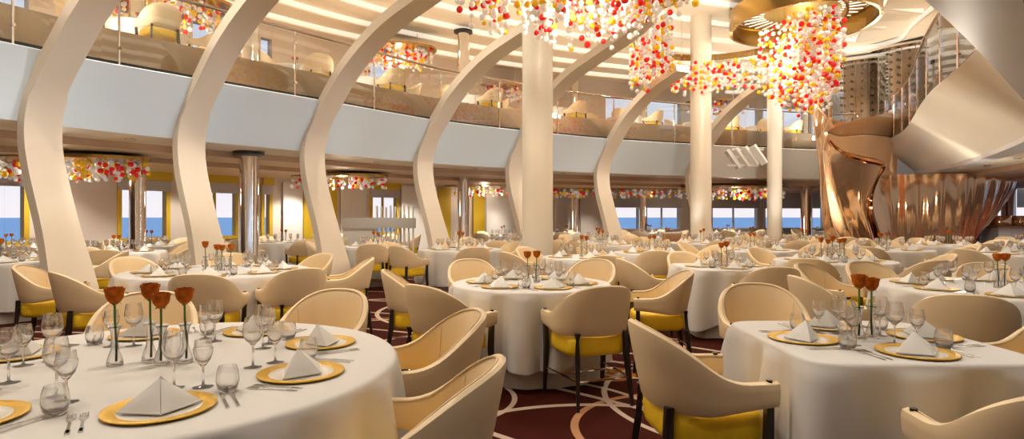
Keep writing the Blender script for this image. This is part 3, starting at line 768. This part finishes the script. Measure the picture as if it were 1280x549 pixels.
# ------------------------------------------------------------------ upper deck tables and chairs
up = [(-6.35, 10.1, 'first'), (-4.75, 12.95, 'second'), (-3.45, 14.1, 'third'), (-1.3, 16.1, 'fourth'), (1.1, 17.8, 'fifth'), (3.7, 19.3, 'sixth'), (6.5, 20.4, 'seventh'), (9.0, 21.2, 'eighth')]
for x, y, w_ in up:
    tn = 'the %s balcony table from left' % w_
    o = tablecloth(x, y, .62, False, 0, 'white cloth on ' + tn, True, int(y * 10)); o.location.z = ZU
    for dx, nm, in ((-.04, 'left'), (.05, 'right')):
        v = dup(ROSE_F, (x + dx, y, ZU + TZ + .003), 1, '%s orange rose on %s' % (nm, tn), 'orange roses')
    p, nn, l = Vector((x, y)), Vector((0, 0)), 0
    for k, a in enumerate((-160, -100, -35, 35, 100, 160)):
        aa = R(a - 8); xx, yy = x + math.cos(aa) * 1.0, y + math.sin(aa) * 1.0
        dmin = min((ringpt(i / 4)[0] - Vector((xx, yy))).length for i in range(0, 40))
        ins = min(((ringpt(i / 4)[0] - Vector((xx, yy))).dot(ringpt(i / 4)[1]), ) for i in range(0, 40) if (ringpt(i / 4)[0] - Vector((xx, yy))).length < dmin + .01)[0]
        if ins > .0 or not free(xx, yy, ZU): continue
        PLACED.append((xx, yy, ZU))
        dup(CH_MID if y < 15 else CH_FAR, (xx, yy, ZU), aa + PI / 2 + random.uniform(-.3, .3), 'cream balcony chair, %s of %s' % (compass(aa), tn), 'cream tub chairs')
for (px, D, nm, rz) in ((1156, 15.2, 'leftmost', 60), (1172, 13.6, 'middle', 80), (1225, 11.5, 'rightmost', 95)):
    dup(CH_MID, (at(px, D) + .6, D, ZU), R(rz), 'cream tub chair behind the right balcony glass, %s of three' % nm, 'cream tub chairs')

# ------------------------------------------------------------------ chandeliers
def ball_mesh(name, m, r, pointed=False):
    prof = [(0, -r), (r * .5, -r * .87), (r * .87, -r * .5), (r, 0), (r * .87, r * .5), (r * .5, r * .87), (.002, r * 1.0), (.002, r * 1.25)]
    if pointed: prof = [(0, -r * 1.5), (r * .4, -r * .9), (r * .9, -r * .2), (r * .9, r * .3), (r * .45, r * .85), (.002, r), (.002, r * 1.2)]
    return MB().lathe(prof, 8, caps=False).mesh(name, m, ang=75)
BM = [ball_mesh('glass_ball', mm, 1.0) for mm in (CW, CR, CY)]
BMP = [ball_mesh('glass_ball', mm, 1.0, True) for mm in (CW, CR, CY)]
def chandelier(label, plate_fn, strings, loc, rad, near100=100, seed=1, light=None, extra=None):
    """strings: list of (x,y,ztop,zlo) in local; balls along each"""
    rt = thing('chandelier', label, 'chandelier', loc, 0, None); rng = random.Random(seed)
    plate_fn(rt); wires = MB(); balls = []
    for (x, y, zt, zh, zl, dens) in strings:
        wires.tube([(x, y, zt), (x, y, zl)], .0025, 3); z = zl
        while z < zh:
            c_ = rng.choices((0, 1, 2), (.56, .23, .21))[0]; rr = rad * rng.uniform(.75, 1.2)
            balls.append((x + rng.uniform(-.02, .02), y + rng.uniform(-.02, .02), z, rr, c_)); z += rr * rng.uniform(1.8, 2.6) / dens
    wires.build('wire', WIRE, rt, smooth=False)['kind'] = 'stuff'
    cam = Vector((-loc[0], -loc[1], CH - loc[2]))
    def vis(b):
        wx, wy, wz = b[0] + loc[0], b[1] + loc[1], b[2] + loc[2]; px = 640 + F * wx / wy; py = HY - (wz - CH) * F / wy
        return (0 if (-5 < py < 549 and -5 < px < 1285) else 100) + (Vector(b[:3]) - cam).length
    balls.sort(key=vis)
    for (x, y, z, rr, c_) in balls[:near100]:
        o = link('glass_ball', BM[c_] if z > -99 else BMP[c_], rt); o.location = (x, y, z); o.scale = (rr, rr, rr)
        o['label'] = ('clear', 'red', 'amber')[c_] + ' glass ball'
    m = MB()
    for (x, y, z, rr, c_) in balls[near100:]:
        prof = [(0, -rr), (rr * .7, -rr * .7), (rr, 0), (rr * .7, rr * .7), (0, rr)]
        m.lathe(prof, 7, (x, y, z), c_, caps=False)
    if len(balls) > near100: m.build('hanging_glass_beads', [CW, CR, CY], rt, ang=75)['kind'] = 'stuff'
    return rt
def lightpt(x, y, z, w_, r=.1, col=(1, .86, .68), name='lamp'):
    l = bpy.data.lights.new(name, 'POINT'); l.energy = w_; l.shadow_soft_size = r; l.color = col
    o = bpy.data.objects.new(name, l); COL.objects.link(o); o.location = (x, y, z); return o

def band(mb, cx, cy, a, b, z0, z1, th, a0=0, a1=2 * PI, n=72, mi=0):
    rows = []
    for i in range(n + 1):
        t = lerp(a0, a1, i / n); c_, s_ = math.cos(t), math.sin(t)
        rows.append([Vector((cx + a * c_, cy + b * s_, z0)), Vector((cx + a * c_, cy + b * s_, z1))])
    mb.sheet(rows, th, mi)
# big ring: back arc visible with curtain
def chA(rt):
    m = MB(); band(m, 0, 0, 2.25, 2.6, 0, .16, -.05); m.build('gold_ring', BRASS, rt)
    for a in (100, 130, 170): MB().tube([(2.2 * math.cos(R(a)), 2.55 * math.sin(R(a)), .1), (2.2 * math.cos(R(a)), 2.55 * math.sin(R(a)), 1.7)], .012, 6).build('suspension_rod', CHROME, rt)
strs = []; rg = random.Random(5)
for i in range(250):
    a = 2 * PI * i / 250 + rg.uniform(-.01, .01); k = rg.choice((1, .95, .9, .86))
    x, y = 2.2 * k * math.cos(a), 2.55 * k * math.sin(a); deg = math.degrees(a) % 360
    if 215 < deg < 325: continue
    side = 1 if (deg < 40 or deg > 320) else 0; left = 1 if 140 < deg < 220 else 0
    L = .85 + rg.uniform(-.25, .1) + .9 * (sstep(55, 15, deg) if deg < 180 else sstep(315, 350, deg)) + .25 * left
    strs.append((x, y, .05, -.12, -L, .8))
AX, AY, AZ = 5.0, 13.6, 5.62
for i in range(95):     # dense bunch at right
    a = rg.uniform(-50, 30); k = rg.uniform(.62, .98); x, y = 2.2 * k * math.cos(R(a)), 2.55 * k * math.sin(R(a))
    strs.append((x, y, .05, .0, -1.35 + rg.uniform(-.2, .45) , .7))
chandelier('huge oval gold chandelier with long strings of red, yellow and clear balls', chA, strs, (AX, AY, AZ), .052, 100, 11)
# nearer ring B
def chB(rt):
    m = MB(); band(m, 0, 0, 1.75, 1.2, 0, .16, -.05); m.build('gold_ring', BRASS, rt)
    m = MB(); m.lathe([(0, .15), (1.0, .15), (1.0, .17), (0, .17)], 48, caps=False, mtx=Matrix.Diagonal((1.73, 1.18, 1, 1))); m.build('gold_plate', BRASSIN, rt)
    for a in (0, 90, 180, 270): MB().tube([(1.2 * math.cos(R(a)), .9 * math.sin(R(a)), .1), (1.2 * math.cos(R(a)), .9 * math.sin(R(a)), 2.8)], .012, 6).build('suspension_rod', CHROME, rt)
strs = []
for i in range(215):
    a = rg.uniform(0, 2 * PI); k = math.sqrt(rg.uniform(.1, 1)); x, y = 1.7 * k * math.cos(a), 1.15 * k * math.sin(a)
    strs.append((x, y, .12, .05, -.62 + .2 * (x / 1.5) ** 2 + rg.uniform(-.16, .25), .75))
chandelier('gold chandelier of red, yellow and clear balls around thickest column top', chB, strs, (.85, 8.3, 4.75), .047, 100, 12)
# third gold ring at right, spokes underneath
def chC(rt):
    m = MB(); band(m, 0, 0, 1.55, 1.7, -.05, .42, -.08); m.build('gold_ring', BRASS, rt)
    m = MB(); m.lathe([(0, .38), (1.0, .38), (1.0, .42), (0, .42)], 56, caps=False, mtx=Matrix.Diagonal((1.48, 1.62, 1, 1))); m.build('gold_plate', BRASSIN, rt)
    for k in range(34):
        a = R(k * 360 / 34); m = MB().tube([(.85 * math.cos(a), .85 * math.sin(a), .30), (1.35 * math.cos(a), 1.42 * math.sin(a), .30)], .012, 6); m.build('light_rod', LAMP, rt)
strs = [(1.1 * math.cos(R(a)) * .8, 1.5 * math.sin(R(a)) * .8, .3, -.1, -.5, .6) for a in range(150, 230, 8)]
chandelier('deep gold ring chandelier with radiating bright rods beside the dense strings', chC, strs, (7.0, 14.3, 6.0), .05, 60, 13)
def small_ch(label, x, y, z, a, b, nst, drop, rad, seed, npart=60):
    def pl(rt):
        MB().lathe([(0, 0), (1, 0), (1, .06), (0, .06)], 40, caps=False, mtx=Matrix.Diagonal((a, b, 1, 1))).build('gold_plate', BRASS, rt)
        if z > 4: 
            for sx in (-.5, .5): MB().tube([(sx * a, 0, .05), (sx * a, 0, max(.1, ZC - z))], .01, 6).build('suspension_rod', CHROME, rt)
        else:
            for sx in (-.5, .5): MB().tube([(sx * a, 0, .05), (sx * a, 0, max(.06, 2.41 - z))], .01, 6).build('suspension_rod', CHROME, rt)
    st = []
    for i in range(nst):
        an = rg.uniform(0, 2 * PI); k = math.sqrt(rg.uniform(.05, 1)); st.append((a * .97 * k * math.cos(an), b * .97 * k * math.sin(an), .01, -.03, -drop * rg.uniform(.45, 1), .8))
    chandelier(label, pl, st, (x, y, z), rad, npart, seed)
small_ch('low chandelier of coloured glass balls above the leftmost window tables', -8.4, 10.8, 2.37, 1.75, .8, 110, .34, .045, 21, 100)
small_ch('low chandelier of coloured glass balls between third and fourth ribs', -4.45, 15.3, 2.37, 1.25, .7, 80, .28, .045, 22)
small_ch('low chandelier of coloured glass balls between fourth and fifth ribs', -.9, 20, 2.37, 1.4, .7, 70, .3, .05, 23, 50)
small_ch('low chandelier of coloured glass balls right of thickest column', 2.1, 22, 2.37, 1.0, .6, 50, .3, .055, 24, 40)
small_ch('low chandelier of coloured glass balls above first sea window table', 4.9, 22.3, 2.37, 1.6, .6, 60, .3, .055, 25, 40)
small_ch('low chandelier of coloured glass balls above middle sea window table', 7.9, 21.0, 2.37, 1.9, .8, 90, .42, .055, 26, 50)
small_ch('upper deck chandelier of coloured balls at top left corner', -7.3, 12.6, 5.82, 1.35, .8, 90, .42, .05, 27, 100)
small_ch('upper deck chandelier of coloured balls between third and fourth ribs', -3.35, 17.3, 6.2, 1.15, .8, 80, .5, .055, 28)
small_ch('upper deck chandelier of coloured balls left of thickest column', -.4, 21.5, 6.0, 1.0, .7, 60, .45, .055, 29, 40)
small_ch('upper deck chandelier of coloured balls left of thinnest ivory column', 7.8, 22.5, 5.65, 1.2, .7, 60, .4, .055, 30, 40)

# ------------------------------------------------------------------ copper sculpture
rt = thing('copper_sculpture', 'giant polished copper draped sculpture with curling ribbon and fluted bowl', 'sculpture', (0, 0, 0))
CX, CY = 12.6, 20.2
rows = []; nA = 220; rr_ = random.Random(9); phs = [rr_.uniform(0, 6.28) for _ in range(8)]
for j in range(27):
    z = 2.57 * j / 26; zz = z / 2.57; r = []
    for i in range(nA + 1):
        a = lerp(R(222), R(372), i / nA)
        rightness = max(0, math.cos(a)); rad = 3.45 - rightness * 2.1 * (1 - zz) ** 1.5 - (1 - rightness) * .25 * (1 - zz) ** 2
        fold = .05 * math.sin(34 * a + phs[0] + .8 * math.sin(1.5 * zz + 3 * a)) + .022 * math.sin(71 * a + phs[1] + .7 * zz) + .05 * math.sin(9 * a + .9 * zz + phs[2]) + .006 * math.sin(14 * zz + 13 * a + phs[3]) * (1 - zz)
        rad += fold; r.append(Vector((CX + rad * math.cos(a), CY + rad * math.sin(a), z)))
    rows.append(r)
MB().sheet(rows, -.04).build('fluted_bowl', COPPER, rt, ang=70)
def ribbon(top, bot, name, n=14, th=.06, bulge=.0, edge=None):
    tp = smooth_curve([(at(px, D), D, zat(py, D)) for px, py, D in top], 8); bt = smooth_curve([(at(px, D), D, z) for px, D, z in bot], 8)
    L = len(tp); rows = []
    for j in range(n + 1):
        v = j / n; r = []
        for i in range(L):
            b_ = bt[min(len(bt) - 1, round(i / (L - 1) * (len(bt) - 1)))]; p = Vector(b_).lerp(Vector(tp[i]), v)
            wv_ = bulge * math.sin(PI * v); s_ = i / (L - 1); p.x += -wv_ + .05 * math.sin(3.1 * v * PI + 5 * s_) + .03 * math.sin(22 * s_ + 4 * v); p.y += .05 * math.sin(17 * s_ + 2 * v) - wv_ * .3; r.append(p)
        rows.append(r)
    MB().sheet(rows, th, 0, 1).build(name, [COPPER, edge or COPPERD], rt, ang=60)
ribbon([(1040, 106, 17.2), (1027, 108, 16.6), (1022, 122, 15.9), (1030, 143, 15.3), (1058, 153, 15.2), (1090, 146, 15.6), (1118, 132, 16.4)],
       [(1050, 17.0, 0), (1046, 16.5, 0), (1044, 16.1, 0), (1050, 15.8, 0), (1072, 15.8, 0), (1095, 16, 0), (1112, 16.4, 0)], 'tall_ribbon', bulge=.12)
ribbon([(1120, 140, 15.9), (1085, 147, 15.2), (1050, 158, 14.7), (1035, 170, 14.4), (1040, 184, 14.1), (1062, 196, 14.0), (1085, 200, 14.1), (1102, 205, 14.3)],
       [(1118, 15.9, 0), (1104, 15.6, 0), (1090, 15.3, 0), (1080, 15.1, 0), (1080, 14.9, 0), (1086, 14.8, 0), (1092, 14.8, 0), (1098, 14.8, 0)], 'front_ribbon', bulge=.42)

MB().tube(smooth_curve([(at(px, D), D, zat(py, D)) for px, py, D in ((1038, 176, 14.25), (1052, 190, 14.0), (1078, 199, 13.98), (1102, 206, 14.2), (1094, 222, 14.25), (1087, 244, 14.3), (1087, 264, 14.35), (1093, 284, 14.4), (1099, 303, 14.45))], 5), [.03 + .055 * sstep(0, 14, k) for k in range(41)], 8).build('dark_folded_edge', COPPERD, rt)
ribbon([(1048, 168, 17.6), (1062, 160, 17.8), (1080, 152, 17.7), (1098, 145, 17.5), (1122, 135, 17.4)],
       [(1046, 17.6, 0), (1062, 17.8, 0), (1080, 17.7, 0), (1098, 17.5, 0), (1120, 17.4, 0)], 'back_drape', edge=COPPER)
# ------------------------------------------------------------------ wine racks
def bottle_obj():
    m = MB(); m.lathe([(0, -.15), (.042, -.15), (.045, -.14), (.045, .04), (.036, .075), (.014, .10), (.014, .15), (0, .15)], 8, caps=False, mfn=lambda i: 1 if i >= 5 else 0, mtx=Matrix.Rotation(PI / 2, 4, 'X'))
    return tag(m.build('wine_bottle', [BOTTLE, FOIL], ang=50), 'dark wine bottle lying in the rack', 'bottle'), []
BOT = bottle_obj()
def rack(cx, cy, z0, z1, rad, a0, a1, ncol, nrow, label, blabel, bgroup):
    rt = thing('wine_rack', label, 'wine rack', (cx, cy, z0)); H = z1 - z0
    for r_, zz in ((rad, 0), (rad, H)):
        m = MB(); band(m, 0, 0, rad + .05, rad + .05, zz - .03, zz + .03, -.35, R(a0), R(a1), 24); m.build('rack_frame', CHROME, rt, smooth=False)
    for k in range(ncol + 1):
        a = R(lerp(a0, a1, k / ncol)); MB().tube([((rad + .04) * math.cos(a), (rad + .04) * math.sin(a), 0), ((rad + .04) * math.cos(a), (rad + .04) * math.sin(a), H)], .012, 6).build('upright', CHROME, rt)
    m = MB(); 
    rows = [[Vector(((rad + .1) * math.cos(R(lerp(a0, a1, i / 16))), (rad + .1) * math.sin(R(lerp(a0, a1, i / 16))), z)) for z in (.0, H)] for i in range(17)]
    m.sheet(rows, .012).build('glass_front', RAILGLASS, rt)
    rows = [[Vector(((rad - .40) * math.cos(R(lerp(a0, a1, i / 16))), (rad - .40) * math.sin(R(lerp(a0, a1, i / 16))), z)) for z in (.0, H)] for i in range(17)]
    MB().sheet(rows, -.02).build('back_panel', mat('bronze_back_panel', (.50, .32, .21), .3, .4), rt)
    for k in range(ncol):
        a = R(lerp(a0, a1, (k + .5) / ncol))
        for j in range(nrow):
            z = z0 + lerp(.12, H - .1, j / (nrow - 1)); o = dup(BOT, (cx + (rad - .16) * math.cos(a), cy + (rad - .16) * math.sin(a), z), a - PI / 2 + PI, blabel, bgroup); o['category'] = 'bottle'
rack(at(1076, 21), 21, ZU, 6.62, 1.15, 195, 345, 8, 11, 'curved wine rack of bottles above the copper ribbon', 'dark wine bottle lying in the curved rack above copper ribbon', 'bottles in the rack above the ribbon')
rack(at(1142, 19.2), 19.2, ZU, 6.62, 1.25, 190, 350, 10, 12, 'tall curved glass wine rack behind the right balcony glass', 'dark wine bottle lying in the tall rack behind balcony glass', 'bottles in the tall glass rack')
rack(at(1228, 20.2), 20.2, ZU, 6.62, 1.1, 200, 340, 5, 10, 'wine rack farthest right on the upper deck', 'dark wine bottle in the upper rack farthest right', 'bottles in the farthest right rack')
rack(at(1222, 20.6), 20.6, .05, 2.2, .45, 190, 350, 5, 8, 'dark bottle rack on lower floor under the copper bowl', 'dark wine bottle in the low rack beneath the copper bowl', 'bottles in the lower floor rack')

# ------------------------------------------------------------------ bar, station, ornament
bx = at(1232, 19.5)
rt = thing('bar_counter', 'white tiled bar counter with wooden top at far right', 'bar', (bx, 19.0, 0))
m = MB(); m.box(0, 4, 0, .7, 0, .98); m.build('tiled_front', TILE, rt, smooth=False)
for k in range(9): MB().box(.42 * k, .42 * k + .012, -.01, .0, .05, .95).build('tile_joint', BLIND, rt, smooth=False)
m = MB(); m.box(-.06, 4.1, -.08, .8, .98, 1.04); m.build('counter_top', COUNTER, rt, smooth=False)
for k in range(3):
    m = MB(); m.lathe([(0, 0), (.30, 0), (.31, .03), (.31, .30), (.29, .34), (0, .34)], 32, caps=False)
    o = m.build('copper_tub', COPPER, ang=40); o.location = (bx + .35 + k * .68, 19.35, 1.042)
    tag(o, '%s round copper tub on the bar counter' % ('left', 'middle', 'right')[k], 'tub', 'copper tubs on the bar')
sx = at(430, 14.4)
rt = thing('serving_station', 'white serving station with upright slats and frosted band', 'serving station', (sx, 14.3, 0), R(6))
m = MB(); m.box(0, .72, 0, .5, 0, 1.03); m.box(-.02, .74, -.02, .52, 1.03, 1.07); m.build('cabinet', WHITEM, rt, smooth=False)
MB().box(0, 1.75, -.04, -.01, 1.07, 1.32).build('frosted_band', FROST, rt, smooth=False)
for k in range(9): MB().box(.78 + k * .11, .81 + k * .11, .0, .22, 0, 1.62 - .02 * (k % 3)).build('slat', WHITEM, rt, smooth=False)
rt = thing('waiter_station', 'small copper-fronted waiter station beside second ivory column', 'cabinet', (at(857, 13.6), 14.8, 0))
m = MB(); m.box(-.19, .19, -.18, .18, 0, .93); m.build('cabinet_body', mat('brushed_copper', (.62, .36, .20), .3, .9), rt, smooth=False)
for k in range(3): MB().box(-.16 + k * .11, -.06 + k * .11, -.195, -.18, .05, .88).build('door', mat('copper_door_%d' % k, (.55, .30, .17), .35, .9), rt, smooth=False)
MB().box(-.21, .21, -.2, .2, .93, .96).build('worktop', WHITEM, rt, smooth=False)
# white lattice ornament on the fascia
ox, oy = at(931, 17.2), 17.2
rt = thing('lattice_ornament', 'white angular lattice ornament on the balcony front beside thinnest column', 'ornament', (ox, oy, 3.05))
for k in range(4):
    M_ = Matrix.Translation((-.36 + .24 * k, -.03 * k, .04 * k - .02)) @ Matrix.Rotation(R(-35), 4, 'Y') @ Matrix.Rotation(R(12 + 8 * k), 4, 'Z')
    m = MB(); m.box(-.05, .05, -.09, .09, -.33, .30, mtx=M_); m.build('slanted_blade', WHITEM, rt, smooth=False)
for z in (-.24, 0, .22): MB().box(-.46 + z * .3, .46 + z * .3, -.05, .03, z, z + .06).build('crossbar', WHITEM, rt, smooth=False)

# ------------------------------------------------------------------ downlights and lights
def dl_proto(name):
    r = thing(name, 'placeholder label of four words', 'light')
    a = MB().lathe([(.05, 0), (.075, -.006), (.08, 0)], 20, caps=False).build('trim_ring', CHROME, r)
    b_ = MB().lathe([(0, .012), (.05, .012)], 20, caps=False).build('lens', LAMP, r); return r, [(a, []), (b_, [])]
DL = dl_proto('downlight')
def downlight(x, y, z, w_, label, group, cone=120, col=(1, .91, .78), rad=.06, show=True):
    if show: dup(DL, (x, y, z - .001), 0, label, group)
    l = bpy.data.lights.new('downlight_and_fill_lamp', 'SPOT'); l.energy = w_; l.spot_size = R(cone); l.spot_blend = .8; l.shadow_soft_size = rad; l.color = col
    o = bpy.data.objects.new('downlight_and_fill_lamp', l); COL.objects.link(o); o.location = (x, y, z - .07)
LW, UW = 72, 260
for i in range(21):
    for du, dd, z in ((.25, .7, ZB + .01), (.75, .7, ZB + .01)):
        u = i + du; q = off(u, dd, z)
        if 8 < u < 9.9: continue
        downlight(q.x, q.y, z, LW * (1.0 if i < 13 else .5), 'small round recessed downlight in the lower balcony soffit', 'soffit downlights')
for i in [k_ / 2 for k_ in range(0, 22)]:
    q = off(i + .3, 3.4 + (.9 if i % 1 else 0), 2.4); downlight(q.x, q.y, 2.4, LW * (2.0 if i < 2.4 else 3.6), 'small round recessed downlight in the stepped lower ceiling', 'lower ceiling downlights')
for i in range(0, 21):
    q = off(i + .4, 2.75, ZC + .03); downlight(q.x, q.y, ZC, UW, 'small round recessed downlight in the upper deck ceiling', 'upper ceiling downlights', 150)
    if i % 2 == 0:
        q = off(i + .2, -2.2, ZC + .03); downlight(q.x, q.y, ZC, UW * 1.5, 'small round recessed downlight in the upper ceiling over the atrium', 'atrium downlights', 150)
for x_, y_ in ((-9, -3), (-4, -4), (1, -3), (6, -4), (11, -3), (16, 0), (17, 6), (17, 12), (16, 17)):
    downlight(x_, y_, 2.4 if y_ > -4.5 else 2.4, 110, 'unseen downward fill spot added below the lower ceiling behind the viewer', 'rear fill spots', show=False)  # added lamps without fixtures, brightening the room that the copper reflects
# chandelier lamps (inside the strings)
for x, y, z, w_ in ((AX, AY, AZ - .3, 260), (AX + 1.6, AY, AZ - .7, 160), (.85, 8.3, 4.55, 260), (7.0, 14.3, 5.75, 120), (-4.4, 15.3, 2.2, 40), (-8.4, 10.8, 2.2, 50), (-.9, 20, 2.2, 50), (7.9, 21, 2.1, 50), (-7.3, 12.6, 5.6, 80), (-3.35, 17.3, 5.9, 80)):
    lightpt(x, y, z, w_, .12, name='chandelier_lamp')

def wash(x, y, z, tx, ty, tz, w_, cone, col=(1, .9, .76)):  # unseen spots without fixtures, added to brighten ceiling, fascia and trim
    l = bpy.data.lights.new('added_wash_spot', 'SPOT'); l.energy = w_; l.spot_size = R(cone); l.spot_blend = .9; l.shadow_soft_size = .12; l.color = col
    o = bpy.data.objects.new('added_wash_spot', l); COL.objects.link(o); o.location = (x, y, z)
    o.rotation_euler = (Vector((tx, ty, tz)) - Vector((x, y, z))).to_track_quat('-Z', 'Y').to_euler()
wash(6.5, 8.6, 1.4, 4.2, 5.2, 2.6, 35, 120)
for i_ in range(-1, 14):  # uplights added along the bulwark to lift the upper ceiling
    q_ = off(i_ + .5, .1, 4.12); q2_ = off(i_ + .5, 1.6, 6.7)
    wash(q_.x, q_.y, 4.15, q2_.x, q2_.y, 6.7, 90, 160)
    q2_ = off(i_ + .5, -2.5, 7)
    wash(q_.x, q_.y, 4.17, q2_.x, q2_.y, 6.9, 90, 150)
for i_ in range(-1, 8):  # floating fill spots added to brighten the fascia panels
    q_ = off(i_ + .5, -2.3, 1.1); q2_ = off(i_ + .5, -.3, 3.05)
    wash(q_.x, q_.y, 1.15, q2_.x, q2_.y, 3.05, 22 if i_ == 5 else 62, 105, (.92, .95, 1))
wash(7.0, 14.5, 1.3, 9.9, 13.2, 3.1, 520, 120)
wash(9.3, 12.6, 1.2, 10.8, 15.2, 3.0, 260, 120)
wash(6.2, 10.6, 1.3, 8.4, 10.3, 3.1, 200, 120)
wash(8.3, 16.4, 1.3, 11.0, 17.6, 2.8, 260, 120)
# ------------------------------------------------------------------ world, camera, view
wd = bpy.data.worlds.new('sky'); sc.world = wd; wd.use_nodes = True; nt = wd.node_tree; bg = nt.nodes['Background']
tc = nt.nodes.new('ShaderNodeTexCoord'); sp = nt.nodes.new('ShaderNodeSeparateXYZ'); rp_ = nt.nodes.new('ShaderNodeValToRGB')
nt.links.new(tc.outputs['Generated'], sp.inputs[0]); nt.links.new(sp.outputs[2], rp_.inputs[0]); nt.links.new(rp_.outputs[0], bg.inputs[0])
e = rp_.color_ramp.elements; e[0].position = 0; e[0].color = (.92, .85, .85, 1); e[1].position = .5; e[1].color = (.52, .66, .92, 1)
x_ = rp_.color_ramp.elements.new(.1); x_.color = (.78, .80, .88, 1)
bg.inputs[1].default_value = 1.45
cam = bpy.data.cameras.new('camera'); co = bpy.data.objects.new('camera', cam); COL.objects.link(co); sc.camera = co
co.location = (0, 0, CH); co.rotation_euler = (PI / 2, 0, 0); cam.sensor_width = 36; cam.lens = F / 1280 * 36; cam.shift_y = -3.5 / 1280; cam.clip_start = .05; cam.clip_end = 30000
sc.view_settings.view_transform = 'Standard'; sc.view_settings.look = 'None'; sc.view_settings.gamma = 1; sc.view_settings.use_curve_mapping = False
sc.view_settings.exposure = -0.3
try:
    sc.cycles.use_denoising = True; sc.cycles.max_bounces = 12; sc.cycles.transmission_bounces = 12; sc.cycles.diffuse_bounces = 5; sc.cycles.glossy_bounces = 6; sc.cycles.transparent_max_bounces = 24; sc.cycles.sample_clamp_indirect = 6; sc.cycles.caustics_reflective = False; sc.cycles.caustics_refractive = False
except Exception: pass
